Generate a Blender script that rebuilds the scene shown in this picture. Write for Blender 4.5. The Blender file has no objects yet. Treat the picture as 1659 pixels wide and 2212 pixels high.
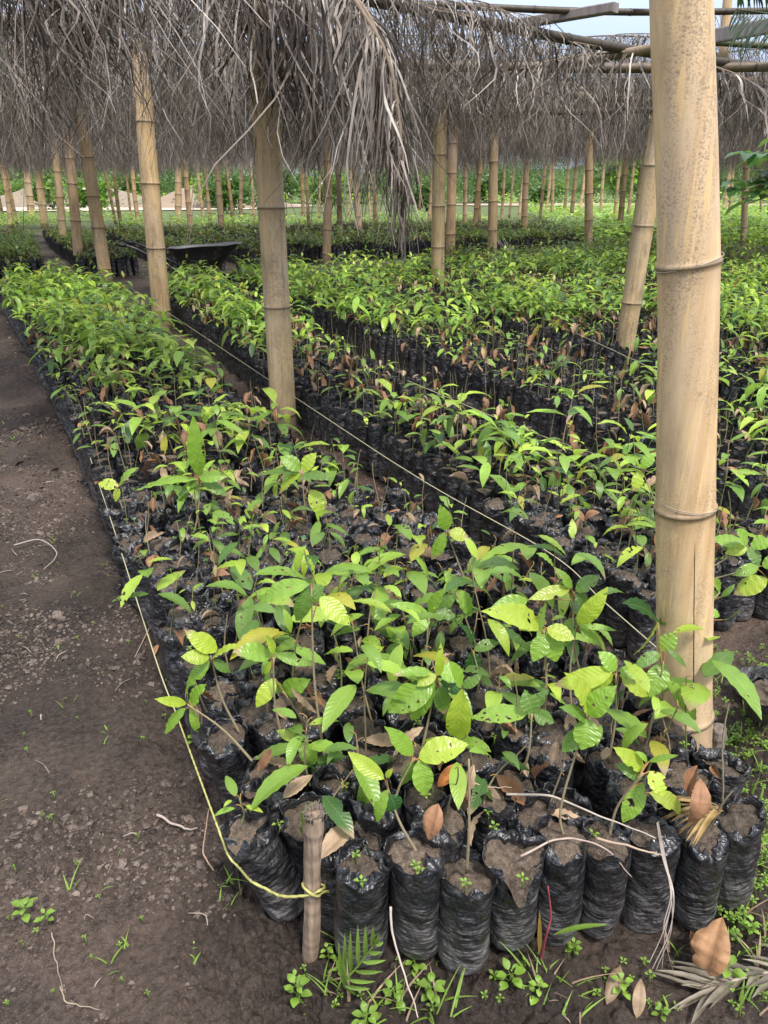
import bpy, math
import numpy as np
R = math.radians
rng = np.random.default_rng(11)

# ------------------------------------------------------------------ camera, world, sun, exposure
sc = bpy.context.scene
CAMH, PITCH, F = 1.5, R(23.69), 1597.7
cam = bpy.data.cameras.new('camera'); cam_o = bpy.data.objects.new('camera', cam)
sc.collection.objects.link(cam_o)
cam_o.location = (0, 0, CAMH); cam_o.rotation_euler = (R(90) - PITCH, 0, 0)
cam.sensor_fit = 'VERTICAL'; cam.sensor_height = 24; cam.lens = 24 * F / 2212
cam.clip_start = .05; cam.clip_end = 3000
sc.camera = cam_o
SUN_EL, SUN_AZ = R(62), R(150)
w = bpy.data.worlds.new('World'); sc.world = w; w.use_nodes = True
nt = w.node_tree; nt.nodes.clear()
wo = nt.nodes.new('ShaderNodeOutputWorld'); bg = nt.nodes.new('ShaderNodeBackground')
sky = nt.nodes.new('ShaderNodeTexSky'); sky.sky_type = 'NISHITA'; sky.sun_disc = False
sky.sun_elevation = SUN_EL; sky.sun_rotation = SUN_AZ; sky.dust_density = 2.0
tc = nt.nodes.new('ShaderNodeTexCoord'); mp = nt.nodes.new('ShaderNodeMapping'); mp.inputs['Scale'].default_value = (1, 1, 2.6)
ns = nt.nodes.new('ShaderNodeTexNoise'); ns.inputs['Scale'].default_value = 2.2; ns.inputs['Detail'].default_value = 6
cr = nt.nodes.new('ShaderNodeMapRange'); cr.inputs[1].default_value = .36; cr.inputs[2].default_value = .60
cr.inputs[3].default_value = .45; cr.inputs[4].default_value = 1.0
mx = nt.nodes.new('ShaderNodeMix'); mx.data_type = 'RGBA'; mx.inputs[7].default_value = (7.6, 8.4, 10.2, 1)
L = nt.links.new
L(tc.outputs['Generated'], mp.inputs['Vector']); L(mp.outputs[0], ns.inputs['Vector'])
L(ns.outputs[0], cr.inputs[0]); L(cr.outputs[0], mx.inputs[0]); L(sky.outputs[0], mx.inputs[6])
sx = nt.nodes.new('ShaderNodeSeparateXYZ'); L(tc.outputs['Generated'], sx.inputs[0])
el = nt.nodes.new('ShaderNodeMapRange'); L(sx.outputs[2], el.inputs[0]); el.inputs[1].default_value = .10; el.inputs[2].default_value = .45
m2 = nt.nodes.new('ShaderNodeMix'); m2.data_type = 'RGBA'; L(el.outputs[0], m2.inputs[0])
m2.inputs[6].default_value = (2.3, 2.9, 4.2, 1); m2.inputs[7].default_value = (8.2, 8.7, 9.6, 1); L(m2.outputs[2], mx.inputs[7])
L(mx.outputs[2], bg.inputs['Color']); bg.inputs['Strength'].default_value = .12
L(bg.outputs[0], wo.inputs['Surface'])
sl = bpy.data.lights.new('sun', 'SUN'); sl.energy = 2.6; sl.angle = R(9); sl.color = (1, .95, .88)
so = bpy.data.objects.new('sun', sl); sc.collection.objects.link(so)
so.rotation_euler = (R(90) - SUN_EL, 0, R(180) - SUN_AZ)
sc.view_settings.view_transform = 'Standard'; sc.view_settings.look = 'None'
sc.view_settings.gamma = 1; sc.view_settings.exposure = 1.03
sc.cycles.max_bounces = 8; sc.cycles.transparent_max_bounces = 4

# ------------------------------------------------------------------ helpers
def P(u, v, Y):      # point on the sight line of a measured picture point, at world depth Y
    x = (u - 829.5) / F; y = -(v - 1106) / F
    d = np.array([x, math.cos(PITCH) + y * math.sin(PITCH), -math.sin(PITCH) + y * math.cos(PITCH)])
    return d * (Y / d[1]) + np.array([0, 0, CAMH])
def Z(u, v, z=0.):   # same, on the level plane z
    x = (u - 829.5) / F; y = -(v - 1106) / F
    d = np.array([x, math.cos(PITCH) + y * math.sin(PITCH), -math.sin(PITCH) + y * math.cos(PITCH)])
    return d * ((z - CAMH) / d[2]) + np.array([0, 0, CAMH])
def depth(p): return p[1] * math.cos(PITCH) + (CAMH - p[2]) * math.sin(PITCH)
TH = R(26.1)
AX = np.array([-math.sin(TH), math.cos(TH)]); BX = np.array([math.cos(TH), math.sin(TH)])
def ST(s, t): return AX * s + BX * t
def norm(a):
    a = np.asarray(a, float); return a / max(1e-9, np.linalg.norm(a))

class MB:
    def __init__(s): s.V = []; s.Q = []; s.C = []; s.U = []; s.M = []; s.n = 0
    def add(s, v, q, c=(1, 1, 1), uv=None, mi=0):
        v = np.asarray(v, float).reshape(-1, 3); q = np.asarray(q, int).reshape(-1, 4)
        c = np.asarray(c, float)
        if c.ndim == 1: c = np.tile(c, (len(v), 1))
        if uv is None: uv = np.zeros((len(v), 2))
        s.V.append(v); s.Q.append(q + s.n); s.C.append(c[:, :3]); s.U.append(uv)
        mi = np.asarray(mi)
        s.M.append(np.full(len(q), int(mi)) if mi.ndim == 0 else mi); s.n += len(v)
    def arr(s):
        return (np.concatenate(s.V), np.concatenate(s.Q), np.concatenate(s.C), np.concatenate(s.U), np.concatenate(s.M))
    def join(s, o, mi=None):
        if o.n == 0: return
        v, q, c, u, m = o.arr(); s.add(v, q, c, u, m if mi is None else mi)
    def mesh(s, name, mats, smooth=True):
        v, q, c, u, m = s.arr()
        me = bpy.data.meshes.new(name)
        tri = q[:, 3] == q[:, 2]
        cnt = np.where(tri, 3, 4)
        flat = q.ravel(); keep = np.ones(len(flat), bool); keep[3::4] = ~tri; flat = flat[keep]
        st = np.concatenate([[0], np.cumsum(cnt)[:-1]])
        me.vertices.add(len(v)); me.vertices.foreach_set('co', v.astype(np.float32).ravel())
        me.loops.add(len(flat)); me.loops.foreach_set('vertex_index', flat.astype(np.int32))
        me.polygons.add(len(q)); me.polygons.foreach_set('loop_start', st.astype(np.int32))
        me.polygons.foreach_set('loop_total', cnt.astype(np.int32))
        me.polygons.foreach_set('material_index', m.astype(np.int32))
        me.polygons.foreach_set('use_smooth', np.full(len(q), smooth))
        me.update(calc_edges=True)
        uvl = me.uv_layers.new(name='UVMap'); uvl.data.foreach_set('uv', u[flat].astype(np.float32).ravel())
        ca = me.color_attributes.new('Col', 'FLOAT_COLOR', 'POINT')
        ca.data.foreach_set('color', np.concatenate([c, np.ones((len(c), 1))], 1).astype(np.float32).ravel())
        for x in (mats if isinstance(mats, (list, tuple)) else [mats]): me.materials.append(x)
        return me
    def build(s, name, mats, parent=None, smooth=True):
        return link(name, s.mesh(name, mats, smooth), parent)
def link(name, me, parent=None):
    o = bpy.data.objects.new(name, me); sc.collection.objects.link(o)
    if parent is not None: o.parent = parent
    return o
def tag(o, label=None, cat=None, group=None, kind=None):
    if label: o['label'] = label
    if cat: o['category'] = cat
    if group: o['group'] = group
    if kind: o['kind'] = kind
    return o
def thing(name, label, cat, loc=(0, 0, 0), rot=(0, 0, 0), group=None):
    o = bpy.data.objects.new(name, None); sc.collection.objects.link(o)
    o.location = tuple(float(a) for a in loc); o.rotation_euler = rot; o.empty_display_size = .05
    return tag(o, label, cat, group)

def grid_q(nu, nv, wrap=False, off=0):
    i = np.arange(nu)[:, None]; j = np.arange(nv if wrap else nv - 1)[None, :]
    i = i[:-1]; j2 = (j + 1) % nv
    return np.stack([i * nv + j, i * nv + j2, (i + 1) * nv + j2, (i + 1) * nv + j], -1).reshape(-1, 4) + off
def tube(mb, pts, rad, c=(1, 1, 1), n=6, mi=0, cap=True, lobes=0, twist=0.):
    pts = np.asarray(pts, float); k = len(pts); rad = np.broadcast_to(np.asarray(rad, float), (k,))
    T = np.gradient(pts, axis=0); T /= np.maximum(1e-9, np.linalg.norm(T, axis=1))[:, None]
    ref = np.array([0, 0, 1.]) if abs(T[:, 2]).mean() < .8 else np.array([1., 0, 0])
    s1 = np.cross(T, ref); s1 /= np.maximum(1e-9, np.linalg.norm(s1, axis=1))[:, None]; s2 = np.cross(T, s1)
    a = np.linspace(0, 2 * np.pi, n, endpoint=False)
    ln = np.concatenate([[0], np.cumsum(np.linalg.norm(np.diff(pts, axis=0), axis=1))])
    rr = rad[:, None] * np.ones(n)
    if lobes: rr = rr * (1 + .28 * np.cos(lobes * (a[None] - twist * ln[:, None])))
    v = pts[:, None] + rr[..., None] * (np.cos(a)[None, :, None] * s1[:, None] + np.sin(a)[None, :, None] * s2[:, None])
    uv = np.stack(np.broadcast_arrays(a[None] / 6.2832, ln[:, None]), -1).reshape(-1, 2)
    cc = np.asarray(c, float)
    if cc.ndim == 2: cc = np.repeat(cc, n, 0)
    v = v.reshape(-1, 3); q = grid_q(k, n, True)
    if cap:
        e = np.array([pts[0], pts[-1]]); v = np.concatenate([v, e]); uv = np.concatenate([uv, [[0, 0], [0, ln[-1]]]])
        j = np.arange(n); j2 = (j + 1) % n
        q = np.concatenate([q, np.stack([j2, j, j * 0 + k * n, j * 0 + k * n], 1), np.stack([(k - 1) * n + j, (k - 1) * n + j2, j * 0 + k * n + 1, j * 0 + k * n + 1], 1)])
        if cc.ndim == 2: cc = np.concatenate([cc, cc[:1], cc[-1:]])
    mb.add(v, q, cc, uv, mi)
def smooth_path(pts, n):
    pts = np.asarray(pts, float); k = len(pts); out = []
    ext = np.vstack([2 * pts[0] - pts[1], pts, 2 * pts[-1] - pts[-2]])
    for x in np.linspace(0, k - 1 - 1e-6, n):
        i = int(x); t = x - i; a, b, c, d = ext[i:i + 4]
        out.append(.5 * (2 * b + (c - a) * t + (2 * a - 5 * b + 4 * c - d) * t * t + (3 * b - a - 3 * c + d) * t ** 3))
    return np.array(out)
# value noise, 2D/3D, vectorised
def _h(ix, iy, iz, seed):
    x = (ix * 374761393 + iy * 668265263 + iz * 2147483647 + seed * 1274126177) & 0xffffffff
    x = ((x ^ (x >> 13)) * 1274126177) & 0xffffffff
    return ((x ^ (x >> 16)) & 0xffffff) / float(0xffffff)
def vn(x, y, z=0., seed=0):
    x, y, z = np.broadcast_arrays(np.asarray(x, float), y, z)
    ix = np.floor(x).astype(np.int64); iy = np.floor(y).astype(np.int64); iz = np.floor(z).astype(np.int64)
    fx, fy, fz = x - ix, y - iy, z - iz
    fx, fy, fz = [f * f * (3 - 2 * f) for f in (fx, fy, fz)]
    r = 0
    for a in (0, 1):
        for b in (0, 1):
            for c in (0, 1):
                r = r + _h(ix + a, iy + b, iz + c, seed) * (fx if a else 1 - fx) * (fy if b else 1 - fy) * (fz if c else 1 - fz)
    return r * 2 - 1
def fbm(x, y, z=0., o=4, seed=0):
    r = 0; a = 1.
    for k in range(o): r = r + a * vn(np.asarray(x) * 2 ** k, np.asarray(y) * 2 ** k, np.asarray(z) * 2 ** k, seed + k); a *= .5
    return r

# ------------------------------------------------------------------ materials
def mat(name):
    m = bpy.data.materials.new(name); m.use_nodes = True
    t = m.node_tree; return m, t, t.nodes['Principled BSDF'], t.nodes['Material Output']
def N(t, ty, **k):
    n = t.nodes.new('ShaderNode' + ty)
    for a, b in k.items(): setattr(n, a, b)
    return n
def noise(t, vec, scale, detail=4, rough=.5):
    n = N(t, 'TexNoise'); n.inputs['Scale'].default_value = scale; n.inputs['Detail'].default_value = detail
    n.inputs['Roughness'].default_value = rough
    if vec is not None: t.links.new(vec, n.inputs['Vector'])
    return n.outputs[0]
def mrange(t, x, a, b, c=0., d=1.):
    n = N(t, 'MapRange'); t.links.new(x, n.inputs[0])
    for i, q in enumerate((a, b, c, d)): n.inputs[i + 1].default_value = q
    return n.outputs[0]
def mixc(t, f, a, b, blend='MIX'):
    n = N(t, 'Mix', data_type='RGBA', blend_type=blend)
    for i, x in ((0, f), (6, a), (7, b)):
        if isinstance(x, (int, float)): n.inputs[i].default_value = x
        elif isinstance(x, tuple): n.inputs[i].default_value = (*x, 1)
        else: t.links.new(x, n.inputs[i])
    return n.outputs[2]
def mth(t, op, a, b=0., c=0.):
    n = N(t, 'Math', operation=op)
    for i, x in enumerate((a, b, c)):
        if isinstance(x, (int, float)): n.inputs[i].default_value = x
        else: t.links.new(x, n.inputs[i])
    return n.outputs[0]
def bump(t, h, strength, dist, bsdf, prev=None):
    n = N(t, 'Bump'); n.inputs['Strength'].default_value = strength; n.inputs['Distance'].default_value = dist
    t.links.new(h, n.inputs['Height'])
    if prev is not None: t.links.new(prev, n.inputs['Normal'])
    t.links.new(n.outputs[0], bsdf.inputs['Normal']); return n.outputs[0]
def vscale(t, vec, sx, sy, sz):
    n = N(t, 'Mapping'); n.inputs['Scale'].default_value = (sx, sy, sz); t.links.new(vec, n.inputs['Vector']); return n.outputs[0]
def objvec(t, rnd=True):
    c = N(t, 'TexCoord').outputs['Object']
    if not rnd: return c
    oi = N(t, 'ObjectInfo'); a = N(t, 'VectorMath', operation='MULTIPLY_ADD')
    a.inputs[1].default_value = (1, 1, 1)
    cx = N(t, 'CombineXYZ'); k = mth(t, 'MULTIPLY', oi.outputs['Random'], 37.)
    t.links.new(k, cx.inputs[0]); t.links.new(k, cx.inputs[1])
    t.links.new(c, a.inputs[0]); t.links.new(cx.outputs[0], a.inputs[2]); return a.outputs[0]
def vcol(t): return N(t, 'VertexColor', layer_name='Col').outputs[0]
def setp(b, rough=.5, spec=.5, **k):
    b.inputs['Roughness'].default_value = rough; b.inputs['Specular IOR Level'].default_value = spec

def m_leaf(name, trans=.38, rough=.34):
    m, t, b, o = mat(name)
    uv = N(t, 'UVMap').outputs[0]; sp = N(t, 'SeparateXYZ'); t.links.new(uv, sp.inputs[0])
    au = mth(t, 'MULTIPLY', mth(t, 'ABSOLUTE', mth(t, 'SUBTRACT', sp.outputs[0], .5)), 2.)
    ph = mth(t, 'SUBTRACT', mth(t, 'MULTIPLY', sp.outputs[1], 11.), mth(t, 'MULTIPLY', au, 1.7))
    wv = mth(t, 'ABSOLUTE', mth(t, 'SINE', mth(t, 'MULTIPLY', ph, 3.14159)))
    vein = mrange(t, wv, 0., .22, 1., 0.); mid = mrange(t, au, .02, .07, 1., 0.)
    line = mth(t, 'MAXIMUM', mth(t, 'MULTIPLY', vein, .55), mid)
    col = vcol(t); nz = noise(t, objvec(t), 45, 3)
    c1 = mixc(t, mrange(t, nz, .3, .75), col, mixc(t, .75, col, (.72, .8, .5), 'MULTIPLY'))
    c2 = mixc(t, mth(t, 'MULTIPLY', line, .36), c1, mixc(t, .45, col, (.42, .52, .16)))
    geo = N(t, 'NewGeometry'); c3 = mixc(t, mth(t, 'MULTIPLY', geo.outputs['Backfacing'], .35), c2, (.20, .26, .12))
    spots = mrange(t, noise(t, objvec(t), 130, 2), .70, .76)
    c4 = mixc(t, mth(t, 'MULTIPLY', spots, .6), c3, (.14, .10, .04))
    hn = mth(t, 'ADD', noise(t, objvec(t), 75, 2, .4), mth(t, 'MULTIPLY', noise(t, objvec(t), 11, 1), .55))
    hole = mth(t, 'GREATER_THAN', hn, 1.01); c4 = mixc(t, mth(t, 'MULTIPLY', mrange(t, hn, .97, 1.0), .8), c4, (.22, .13, .05))
    t.links.new(c4, b.inputs['Base Color']); setp(b, rough, .5)
    bump(t, mth(t, 'ADD', mth(t, 'MULTIPLY', wv, .8), mth(t, 'MULTIPLY', nz, .3)), .3, .0022, b)
    tr = N(t, 'BsdfTranslucent'); t.links.new(mixc(t, .6, c4, (.45, .6, .06)), tr.inputs[0])
    tr2 = mixc(t, 1., c4, (1.6, 1.7, .9), 'MULTIPLY'); t.links.new(tr2, tr.inputs[0])
    ms = N(t, 'MixShader'); ms.inputs[0].default_value = trans
    t.links.new(b.outputs[0], ms.inputs[1]); t.links.new(tr.outputs[0], ms.inputs[2])
    tp = N(t, 'BsdfTransparent'); m3 = N(t, 'MixShader'); t.links.new(hole, m3.inputs[0]); t.links.new(ms.outputs[0], m3.inputs[1]); t.links.new(tp.outputs[0], m3.inputs[2]); t.links.new(m3.outputs[0], o.inputs[0])
    return m
M_LEAF = m_leaf('green_leaf')
def m_simple(name, rough=.7, spec=.3, ns_=60, amt=.4, bmp=.0, dist=.003, sc3=(1, 1, 1), trans=0.):
    m, t, b, o = mat(name); ov = vscale(t, objvec(t), *sc3); nz = noise(t, ov, ns_, 4)
    c = mixc(t, mrange(t, nz, .3, .7), mixc(t, amt, vcol(t), (.35, .33, .32), 'MULTIPLY'), vcol(t))
    t.links.new(c, b.inputs['Base Color']); setp(b, rough, spec)
    if bmp: bump(t, nz, bmp, dist, b)
    if trans:
        tr = N(t, 'BsdfTranslucent'); t.links.new(c, tr.inputs[0]); ms = N(t, 'MixShader'); ms.inputs[0].default_value = trans
        t.links.new(b.outputs[0], ms.inputs[1]); t.links.new(tr.outputs[0], ms.inputs[2]); t.links.new(ms.outputs[0], o.inputs[0])
    return m
M_STEM = m_simple('seedling_stem', .65, .3, 90, .4, .4, .001)
M_DRY = m_simple('dry_leaf', .6, .35, 40, .6, .7, .006, trans=.18)
M_THATCH = m_simple('palm_thatch', .62, .35, 18, .45, .0, trans=.12)
M_WOOD = m_simple('weathered_wood', .8, .25, 30, .55, .6, .004, (1, 1, .15))
M_TWIG = m_simple('dry_stalk', .7, .3, 60, .4)
M_ROPE = m_simple('nylon_rope', .5, .4, 200, .35, .3, .001)
M_GRASS = m_simple('grass_blade', .5, .4, 60, .3, trans=.3)
M_WIRE = m_simple('tie_wire', .5, .5, 90, .3)

def m_bag():
    m, t, b, o = mat('black_plastic'); ov = objvec(t); co = N(t, 'TexCoord').outputs['Object']
    sp = N(t, 'SeparateXYZ'); t.links.new(co, sp.inputs[0])
    wr = noise(t, vscale(t, ov, 16, 16, 150), 1., 5, .62); wr2 = noise(t, vscale(t, ov, 30, 30, 60), 1., 3)
    low = mrange(t, sp.outputs[2], .20, .0, 0., 1.)
    nz = noise(t, ov, 22, 5, .7); str_ = noise(t, vscale(t, ov, 9, 9, 95), 1., 4, .7)
    d = mth(t, 'ADD', mth(t, 'MULTIPLY', low, .45), mth(t, 'ADD', mth(t, 'MULTIPLY', nz, .45), mth(t, 'MULTIPLY', str_, .38)))
    dirt = mth(t, 'MULTIPLY', mrange(t, d, .60, .98), .7)
    dust = mrange(t, noise(t, ov, 18, 5, .8), .42, .75)
    f = mth(t, 'MAXIMUM', dirt, mth(t, 'MULTIPLY', dust, .22))
    rgd = mth(t, 'SUBTRACT', 1., mth(t, 'ABSOLUTE', mth(t, 'MULTIPLY_ADD', noise(t, vscale(t, ov, 7, 7, 130), 1., 5, .6), 5., -2.5)))
    scr = mth(t, 'MULTIPLY', mrange(t, rgd, .72, .98), mrange(t, mth(t, 'ADD', mth(t, 'MULTIPLY', low, .45), nz), .45, .85))
    f = mth(t, 'MAXIMUM', mth(t, 'MULTIPLY', f, vcolr(t)), mth(t, 'MULTIPLY', scr, .8))
    c = mixc(t, f, (.006, .0068, .010), (.215, .195, .18))
    t.links.new(c, b.inputs['Base Color'])
    t.links.new(mrange(t, f, 0., .8, .29, .75), b.inputs['Roughness']); b.inputs['Specular IOR Level'].default_value = .7
    rg = mth(t, 'POWER', mth(t, 'SUBTRACT', 1., mth(t, 'ABSOLUTE', mth(t, 'MULTIPLY_ADD', noise(t, vscale(t, ov, 16, 16, 62), 1., 5, .6), 4., -2.))), 2.)
    fo_ = noise(t, vscale(t, ov, 24, 24, 20), 1., 3, .5)
    n1 = bump(t, rg, .45, .0022, b); n2 = bump(t, wr, .2, .003, b, n1); bump(t, fo_, 1., .03, b, n2)
    return m
def vcolr(t):
    s = N(t, 'SeparateColor'); t.links.new(vcol(t), s.inputs[0]); return s.outputs[0]
M_BAG = m_bag()
def m_soil(name, dark, light, scale=1., bmp=.9):
    m, t, b, o = mat(name); ov = objvec(t, False)
    n1 = noise(t, ov, 3.2 * scale, 6, .6); n2 = noise(t, ov, 60 * scale, 5, .7); n3 = noise(t, ov, 260 * scale, 3, .6)
    vo = N(t, 'TexVoronoi'); vo.inputs['Scale'].default_value = 75 * scale; t.links.new(ov, vo.inputs['Vector'])
    f = mth(t, 'ADD', mth(t, 'MULTIPLY', n1, .5), mth(t, 'MULTIPLY', n2, .6))
    c = mixc(t, mrange(t, f, .46, .72), dark, light)
    c = mixc(t, mrange(t, n3, .60, .72), c, tuple(min(1, x * 1.7) for x in light))
    c = mixc(t, 1., c, vcol(t), 'MULTIPLY')
    t.links.new(c, b.inputs['Base Color'])
    t.links.new(mrange(t, n1, .35, .6, .42, .92), b.inputs['Roughness']); b.inputs['Specular IOR Level'].default_value = .3
    h = mth(t, 'ADD', mth(t, 'MULTIPLY', n2, 1.), mth(t, 'ADD', mth(t, 'MULTIPLY', vo.outputs[0], .5), mth(t, 'MULTIPLY', n3, .35)))
    bump(t, h, bmp, .012 / scale, b)
    return m
M_GROUND = m_soil('damp_soil', (.022, .0148, .0112), (.082, .059, .046))
M_POT = m_soil('potting_soil', (.055, .039, .028), (.185, .140, .104), 1.4, .7)
M_CLOD = m_soil('soil_crumbs', (.052, .037, .029), (.170, .133, .110), 2., .6)
M_SAND = m_soil('pale_sand', (.36, .29, .23), (.55, .46, .37), .3, .5)

def m_bamboo(name, big=False):
    m, t, b, o = mat(name); ov = objvec(t, not big)
    st = noise(t, vscale(t, ov, 42, 42, 1.1), 1., 6, .7); sp = noise(t, ov, 210 if big else 60, 6, .8)
    pa = noise(t, vscale(t, ov, 12, 12, 3.2), 1., 6, .7); big_ = noise(t, vscale(t, ov, 5, 5, 1.5), 1., 3)
    c = mixc(t, mrange(t, st, .35, .7), (.47, .315, .155), (.65, .48, .285))
    c = mixc(t, mrange(t, big_, .4, .7, 0., .75), c, (.56, .44, .32))
    spots = mth(t, 'MULTIPLY', mrange(t, sp, .48, .58), mrange(t, pa, .44, .60))
    c = mixc(t, mth(t, 'MULTIPLY', spots, .66 if big else .5), c, (.12, .095, .078))
    scr = mrange(t, noise(t, vscale(t, ov, 60, 60, 2.2), 1., 3, .5), .60, .66)
    c = mixc(t, mth(t, 'MULTIPLY', scr, .8 if big else .15), c, (.66, .47, .23))
    if not big:
        stn = mrange(t, noise(t, vscale(t, ov, 70, 70, 2.2), 1., 5, .7), .56, .66)
        c = mixc(t, mth(t, 'MULTIPLY', stn, .6), c, (.10, .07, .045))
    md = mth(t, 'MULTIPLY', mrange(t, noise(t, vscale(t, ov, 7, 7, 2.2), 1., 5, .75), .52, .66), .35 if big else .6)
    c = mixc(t, md, c, (.27, .215, .165) if big else (.16, .125, .09))
    sz_ = N(t, 'SeparateXYZ'); t.links.new(N(t, 'TexCoord').outputs['Object'], sz_.inputs[0])
    spl = mrange(t, mth(t, 'ADD', sz_.outputs[2], mth(t, 'MULTIPLY', pa, .35)), .22, .42, .8, 0.); c = mixc(t, spl, c, (.20, .155, .12))
    c = mixc(t, 1., c, vcol(t), 'MULTIPLY')
    t.links.new(c, b.inputs['Base Color']); setp(b, .38 if big else .6, .4)
    t.links.new(mrange(t, sp, .4, .7, .3 if big else .5, .62), b.inputs['Roughness'])
    bump(t, mth(t, 'ADD', st, mth(t, 'MULTIPLY', spots, -.3)), .35, .004, b)
    return m
M_BAM = m_bamboo('bamboo'); M_BAMB = m_bamboo('mottled_bamboo', True)

# ------------------------------------------------------------------ ground
def ground_h(x, y):
    s = x * AX[0] + y * AX[1]; t = x * BX[0] + y * BX[1]; r = np.hypot(x, y)
    near = np.clip(1.2 - r / 14, 0, 1)
    sm = np.clip(fbm(x * 1.7 + 4, y * 1.1, 0, 3, 5) * 1.3 + .35, 0, 1)       # trodden smooth patches
    rut = np.exp(-((t + .22 + .05 * np.sin(s * 1.3)) / .10) ** 2) * .9 + np.exp(-((t + .66 + .06 * np.sin(s * 1.1 + 1)) / .09) ** 2) * .9
    rough = np.clip(1 - .75 * sm - rut, .12, 1)
    c = np.abs(fbm(x * 26, y * 26, 0, 3, 2)); d = np.clip(fbm(x * 60, y * 60, 0, 2, 9), 0, 2)
    h = fbm(x * .8, y * .8, 0, 3, 1) * .012 - rut * .014 + near * (.016 * fbm(x * 3.1, y * 3.1, 0, 2, 71) - .014 * np.clip(fbm(x * 4.5, y * 3.5, 0, 2, 72) - .35, 0, 1))
    h = h + near * rough * (.022 * c + .013 * d + .016 * fbm(x * 9, y * 9, 0, 2, 3)) + near * .0015 * fbm(x * 90, y * 90, 0, 1, 4)
    return h - .006
mb = MB()
rr = np.concatenate([[.0], np.geomspace(.35, 9, 760), np.geomspace(9.2, 2500, 130)])
aa = np.sort(np.concatenate([np.linspace(R(52), R(126), 620), np.linspace(R(130), R(408), 60)]))
X = rr[:, None] * np.cos(aa); Y = rr[:, None] * np.sin(aa)
Hh = ground_h(X, Y)
S_ = X * AX[0] + Y * AX[1]; T_ = X * BX[0] + Y * BX[1]
far = np.clip((np.hypot(X, Y) - 26) / 14, 0, 1)
tan = np.clip(fbm(X * 1.1, Y * 1.1, 0, 3, 21) * .5 + .15, 0, 1) * (T_ > 1.25) * .8
base = np.array([1, 1, 1.]) * np.clip(1 + .55 * fbm(X * 1.3, Y * 1.3, 0, 4, 30)[..., None], .45, 1.8)
base = base + tan[..., None] * np.array([1.3, 1.05, .8])
grassy = np.array([1.6, 3.0, .7]); base = base * (1 - far[..., None]) + grassy * far[..., None]
gv = np.stack([X, Y, Hh], -1)
mb.add(gv.reshape(-1, 3), grid_q(len(rr), len(aa), True), base.reshape(-1, 3))
tag(mb.build('ground', M_GROUND), kind='structure')

# pale sandy track and cleared area far off
def sheet(name, poly, z, m, c=(1, 1, 1)):
    b = MB(); poly = np.array(poly, float); n = len(poly); cen = poly.mean(0)
    fr = np.linspace(0, 1, 10)
    v = cen + (poly[None] - cen) * fr[:, None, None]
    v = v + .6 * np.stack([fbm(v[..., 0] * .3, v[..., 1] * .3, 0, 2, 3), fbm(v[..., 0] * .3, v[..., 1] * .3, 0, 2, 8)], -1)
    vz = np.concatenate([v, np.full(v.shape[:2] + (1,), z)], -1)
    b.add(vz.reshape(-1, 3), grid_q(10, n, True), c); return tag(b.build(name, m), kind='structure')
sheet('path', [(-60, 62), (-38, 56), (-24, 54), (-10, 58), (-6, 70), (-10, 80), (-50, 84), (-70, 80)], .05, M_SAND)
sheet('path', [(8, 70), (16, 69), (34, 70), (60, 74), (60, 82), (30, 80), (14, 80), (6, 76)], .06, M_SAND, (.9, .8, .8))

# crumbs of soil
def lump_tpl(n=3):
    out = []
    for k in range(n):
        a = np.linspace(0, 2 * np.pi, 6, endpoint=False); v = [[0, 0, 1]]
        for z_, r_ in ((.55, .8), (-.3, .95)):
            for q in a: v.append([r_ * math.cos(q + z_) * rng.uniform(.4, 1.4), r_ * math.sin(q + z_) * rng.uniform(.4, 1.4), z_ * rng.uniform(.5, 1.4)])
        v = np.array(v); f = []
        for j in range(6):
            j2 = (j + 1) % 6; f += [[0, 1 + j, 1 + j2, 1 + j2], [1 + j, 7 + j, 7 + j2, 1 + j2]]
        out.append((v, np.array(f)))
    return out
def scatter(mb_, tpls, pos, scl, rot, tint=None, pick=None, tilt=None):
    """copy templates (v,q,c,uv,m) to many places"""
    n = len(pos); pick = rng.integers(0, len(tpls), n) if pick is None else pick
    for k, tp in enumerate(tpls):
        I = np.where(pick == k)[0]
        if not len(I): continue
        v, q = tp[0], tp[1]; c = tp[2] if len(tp) > 2 else np.ones_like(v); u = tp[3] if len(tp) > 3 else np.zeros((len(v), 2)); m = tp[4] if len(tp) > 4 else np.zeros(len(q), int)
        ca, sa = np.cos(rot[I]), np.sin(rot[I]); s = scl[I]
        if s.ndim == 1: s = np.stack([s, s, s], 1)
        w_ = v[None] * s[:, None]
        x = w_[..., 0] * ca[:, None] - w_[..., 1] * sa[:, None]; y = w_[..., 0] * sa[:, None] + w_[..., 1] * ca[:, None]; z = w_[..., 2]
        if tilt is not None: x = x + z * tilt[I, 0][:, None]; y = y + z * tilt[I, 1][:, None]
        V = np.stack([x, y, z], -1) + pos[I][:, None]
        C = np.tile(c[None], (len(I), 1, 1))
        if tint is not None: C = C * tint[I][:, None]
        Q = q[None] + (np.arange(len(I)) * len(v))[:, None, None]
        mb_.add(V.reshape(-1, 3), Q.reshape(-1, 4), C.reshape(-1, 3), np.tile(u, (len(I), 1)), np.tile(m, len(I)))
mb = MB(); n = 46000
r_ = np.sqrt(rng.uniform(.6 ** 2, 5.5 ** 2, n * 4)) * np.where(rng.random(n * 4) < .3, 1.9, 1); a_ = rng.uniform(R(60), R(128), n * 4)
px, py = r_ * np.cos(a_), r_ * np.sin(a_); ps = px * AX[0] + py * AX[1]; pt = px * BX[0] + py * BX[1]
cl = fbm(px * 2.3, py * 2.3, 0, 3, 44) + .4 * fbm(px * 11, py * 11, 0, 2, 45)
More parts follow.
